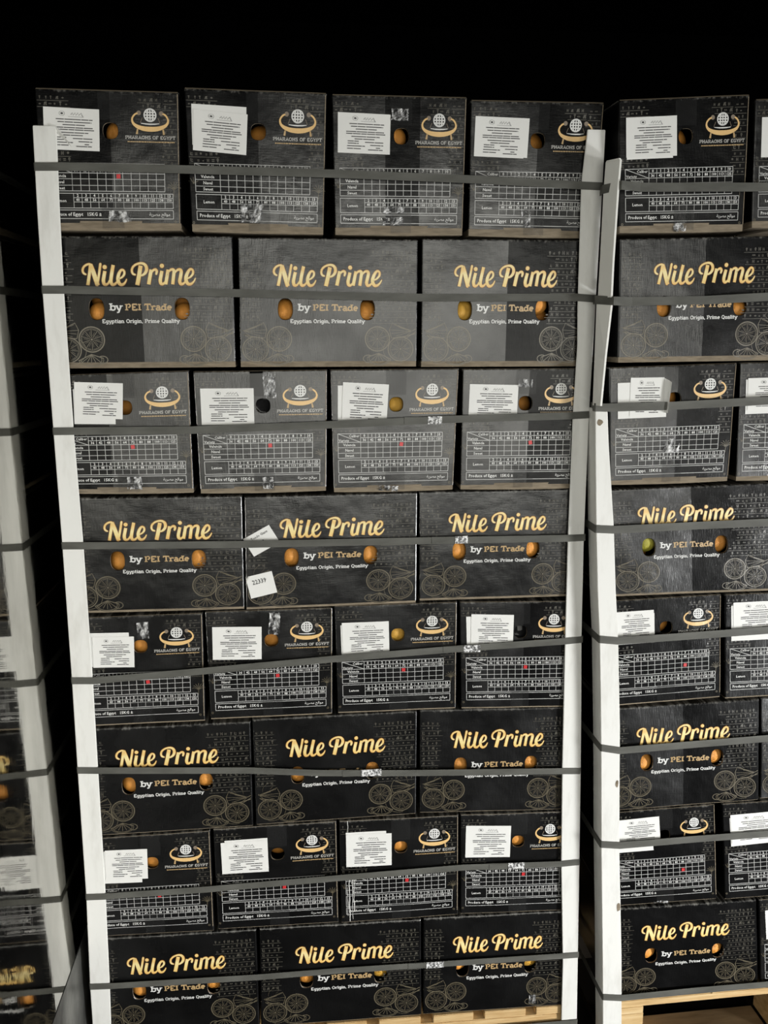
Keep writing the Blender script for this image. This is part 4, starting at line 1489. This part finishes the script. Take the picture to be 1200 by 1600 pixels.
for kk, p in SL.items():
    pts = [(p[0][0] - .0012, .40, p[0][1]), (p[0][0] - .0012, .10, p[0][1]), (p[0][0] - .0012, YS + .002, p[0][1]), (p[0][0] + .001, YS, p[0][1])]
    pts += [(a, YS, b) for a, b in p[1:-1]]
    pts += [(p[-1][0] - .001, YS, p[-1][1]), (p[-1][0] + .0012, YS + .002, p[-1][1]), (p[-1][0] + .0012, .10, p[-1][1]), (p[-1][0] + .0012, .40, p[-1][1])]
    # reorder so that index 2 lies on the front plane for the seal
    o = strap(pts, ('flat grey plastic strap across the %s of cartons, left stack' % ROWS[kk]) if kk != '9' else 'flat grey plastic strap under the cartons across the pallet of the left stack', 'A', clip=CL.get(kk))
SR = {
    '1': [(-.067, 2.203), (-.038, 2.207), (.307, 2.213), (.62, 2.219)],
    '2': [(-.073, 1.971), (-.043, 1.967), (.176, 1.970), (.328, 1.978), (.62, 1.985)],
    '3': [(-.067, 1.734), (-.043, 1.733), (.117, 1.735), (.349, 1.744), (.62, 1.75)],
    '4': [(-.052, 1.452), (-.009, 1.449), (.183, 1.452), (.375, 1.455), (.62, 1.458)],
    '5': [(-.030, 1.181), (.017, 1.175), (.154, 1.177), (.400, 1.184), (.62, 1.19)],
    '6': [(-.012, .900), (.035, .890), (.20, .892), (.425, .897), (.62, .900)],
    '7': [(.000, .637), (.050, .630), (.24, .630), (.449, .630), (.62, .630)],
    '8': [(.027, .192), (.078, .184), (.28, .182), (.490, .180), (.62, .179)],
}
for kk, p in SR.items():
    ys = -.0335 if kk in '12' else -.0115
    yb = -.004 if kk in '12' else ys
    bx = max(p[0][0] - .0012, -.050)
    pts = [(bx, .40, p[0][1]), (bx, .10, p[0][1]), (p[0][0] - .0012, (ys + .002) if kk not in '12' else -.0005, p[0][1])]
    if kk in '12':
        pts += [(p[1][0] - .001, ys - .001, p[1][1] + 0.0), (p[1][0] + .004, ys, p[1][1]), (p[1][0] + .05, -.012, p[1][1])]
    else:
        pts += [(p[0][0] + .001, ys, p[0][1]), (p[1][0], ys, p[1][1])]
    pts += [(a, -.0078 if a > .08 else ys, b) for a, b in p[2:]]
    nm = {'8': 'bottom row'}.get(kk, ROWS[kk])
    strap(pts, 'flat grey plastic strap across the %s of cartons, right stack' % nm, 'E', wd=.0185)

# ------------------------------------------------------------------ wooden pallets
pr = empty('wooden_pallet', (0.6, 0.4, 0))
tag(pr, 'pale wooden pallet with board ends facing front, under the left stack', 'pallet', 'wooden pallets')


def pb(name, x0, x1, y0, y1, z0, z1, par, off, mm='wood'):
    return box(name, x0 - off[0], x1 - off[0], y0 - off[1], y1 - off[1], z0, z1, M[mm], par, .0015)


xs = [(-.012, .10), (.135, .25), (.28, .40), (.43, .54), (.57, .675), (.707, .818), (.851, .959), (.989, 1.101), (1.129, 1.233)]
for a, b in xs:
    pb('deck_board', a, b, .001, .80, .1105, .1335, pr, (.6, .4))
for y0 in (.002, .36, .70):
    pb('stringer_board', -.012, 1.233, y0, y0 + .10, .0885, .1103, pr, (.6, .4))
    for x0 in (-.010, .55, 1.12):
        pb('block', x0, x0 + .10, y0 + .002, y0 + .098, .0205, .0883, pr, (.6, .4))
    pb('bottom_board', -.012, 1.233, y0, y0 + .10, .0005, .0203, pr, (.6, .4))
w_, r_ = to_world('E', (.6, .4, 0))
pr = empty('wooden_pallet', w_, r_)
tag(pr, 'wooden pallet with a long front board and open gap, under the right stack', 'pallet', 'wooden pallets')
for i, y0 in enumerate((.0, .135, .27, .405, .54, .675)):
    pb('deck_board', .082 if i == 0 else .12, 1.24, y0, y0 + .10, .1425, .163, pr, (.6, .4), 'wood' if i == 0 else 'shade_wood')
for x0 in (.056, .52, .98):
    x1 = x0 + .02 if x0 < .1 else x0
    pb('stringer_board', x1, x0 + .09, .0, .10, .1205, .1423, pr, (.6, .4))
    pb('stringer_board', x1, x0 + .09, .34, .78, .1205, .1423, pr, (.6, .4), 'shade_wood')
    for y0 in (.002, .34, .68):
        pb('block', x1 + .002, x0 + .092, y0, y0 + .10, .0205, .1203, pr, (.6, .4), 'wood' if y0 < .1 else 'shade_wood')
    pb('bottom_board', x0, x0 + .09, .0, .78, .0005, .0203, pr, (.6, .4), 'shade_wood')
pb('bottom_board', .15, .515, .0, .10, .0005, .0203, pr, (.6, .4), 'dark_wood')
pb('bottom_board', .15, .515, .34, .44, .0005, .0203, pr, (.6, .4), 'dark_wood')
# base under the left-pallet cartons is level; small wooden splinter on the right pallet's front board
v = [(0, 0, 0), (.014, -.001, .001), (.006, -.002, .016), (.002, .003, 0), (.012, .003, .001), (.006, .001, .014)]
sp = mesh('splinter', [(a + .335 - .6, b - .001 - .4, c + .1605) for a, b, c in v], [(0, 1, 2), (3, 5, 4), (0, 3, 4, 1), (1, 4, 5, 2), (2, 5, 3, 0)], M['wood'], pr)

for ob in list(bpy.data.objects):
    if ob.type == 'MESH' and ob.data.users == 0:
        pass
for me in list(bpy.data.meshes):
    if me.users == 0:
        bpy.data.meshes.remove(me)
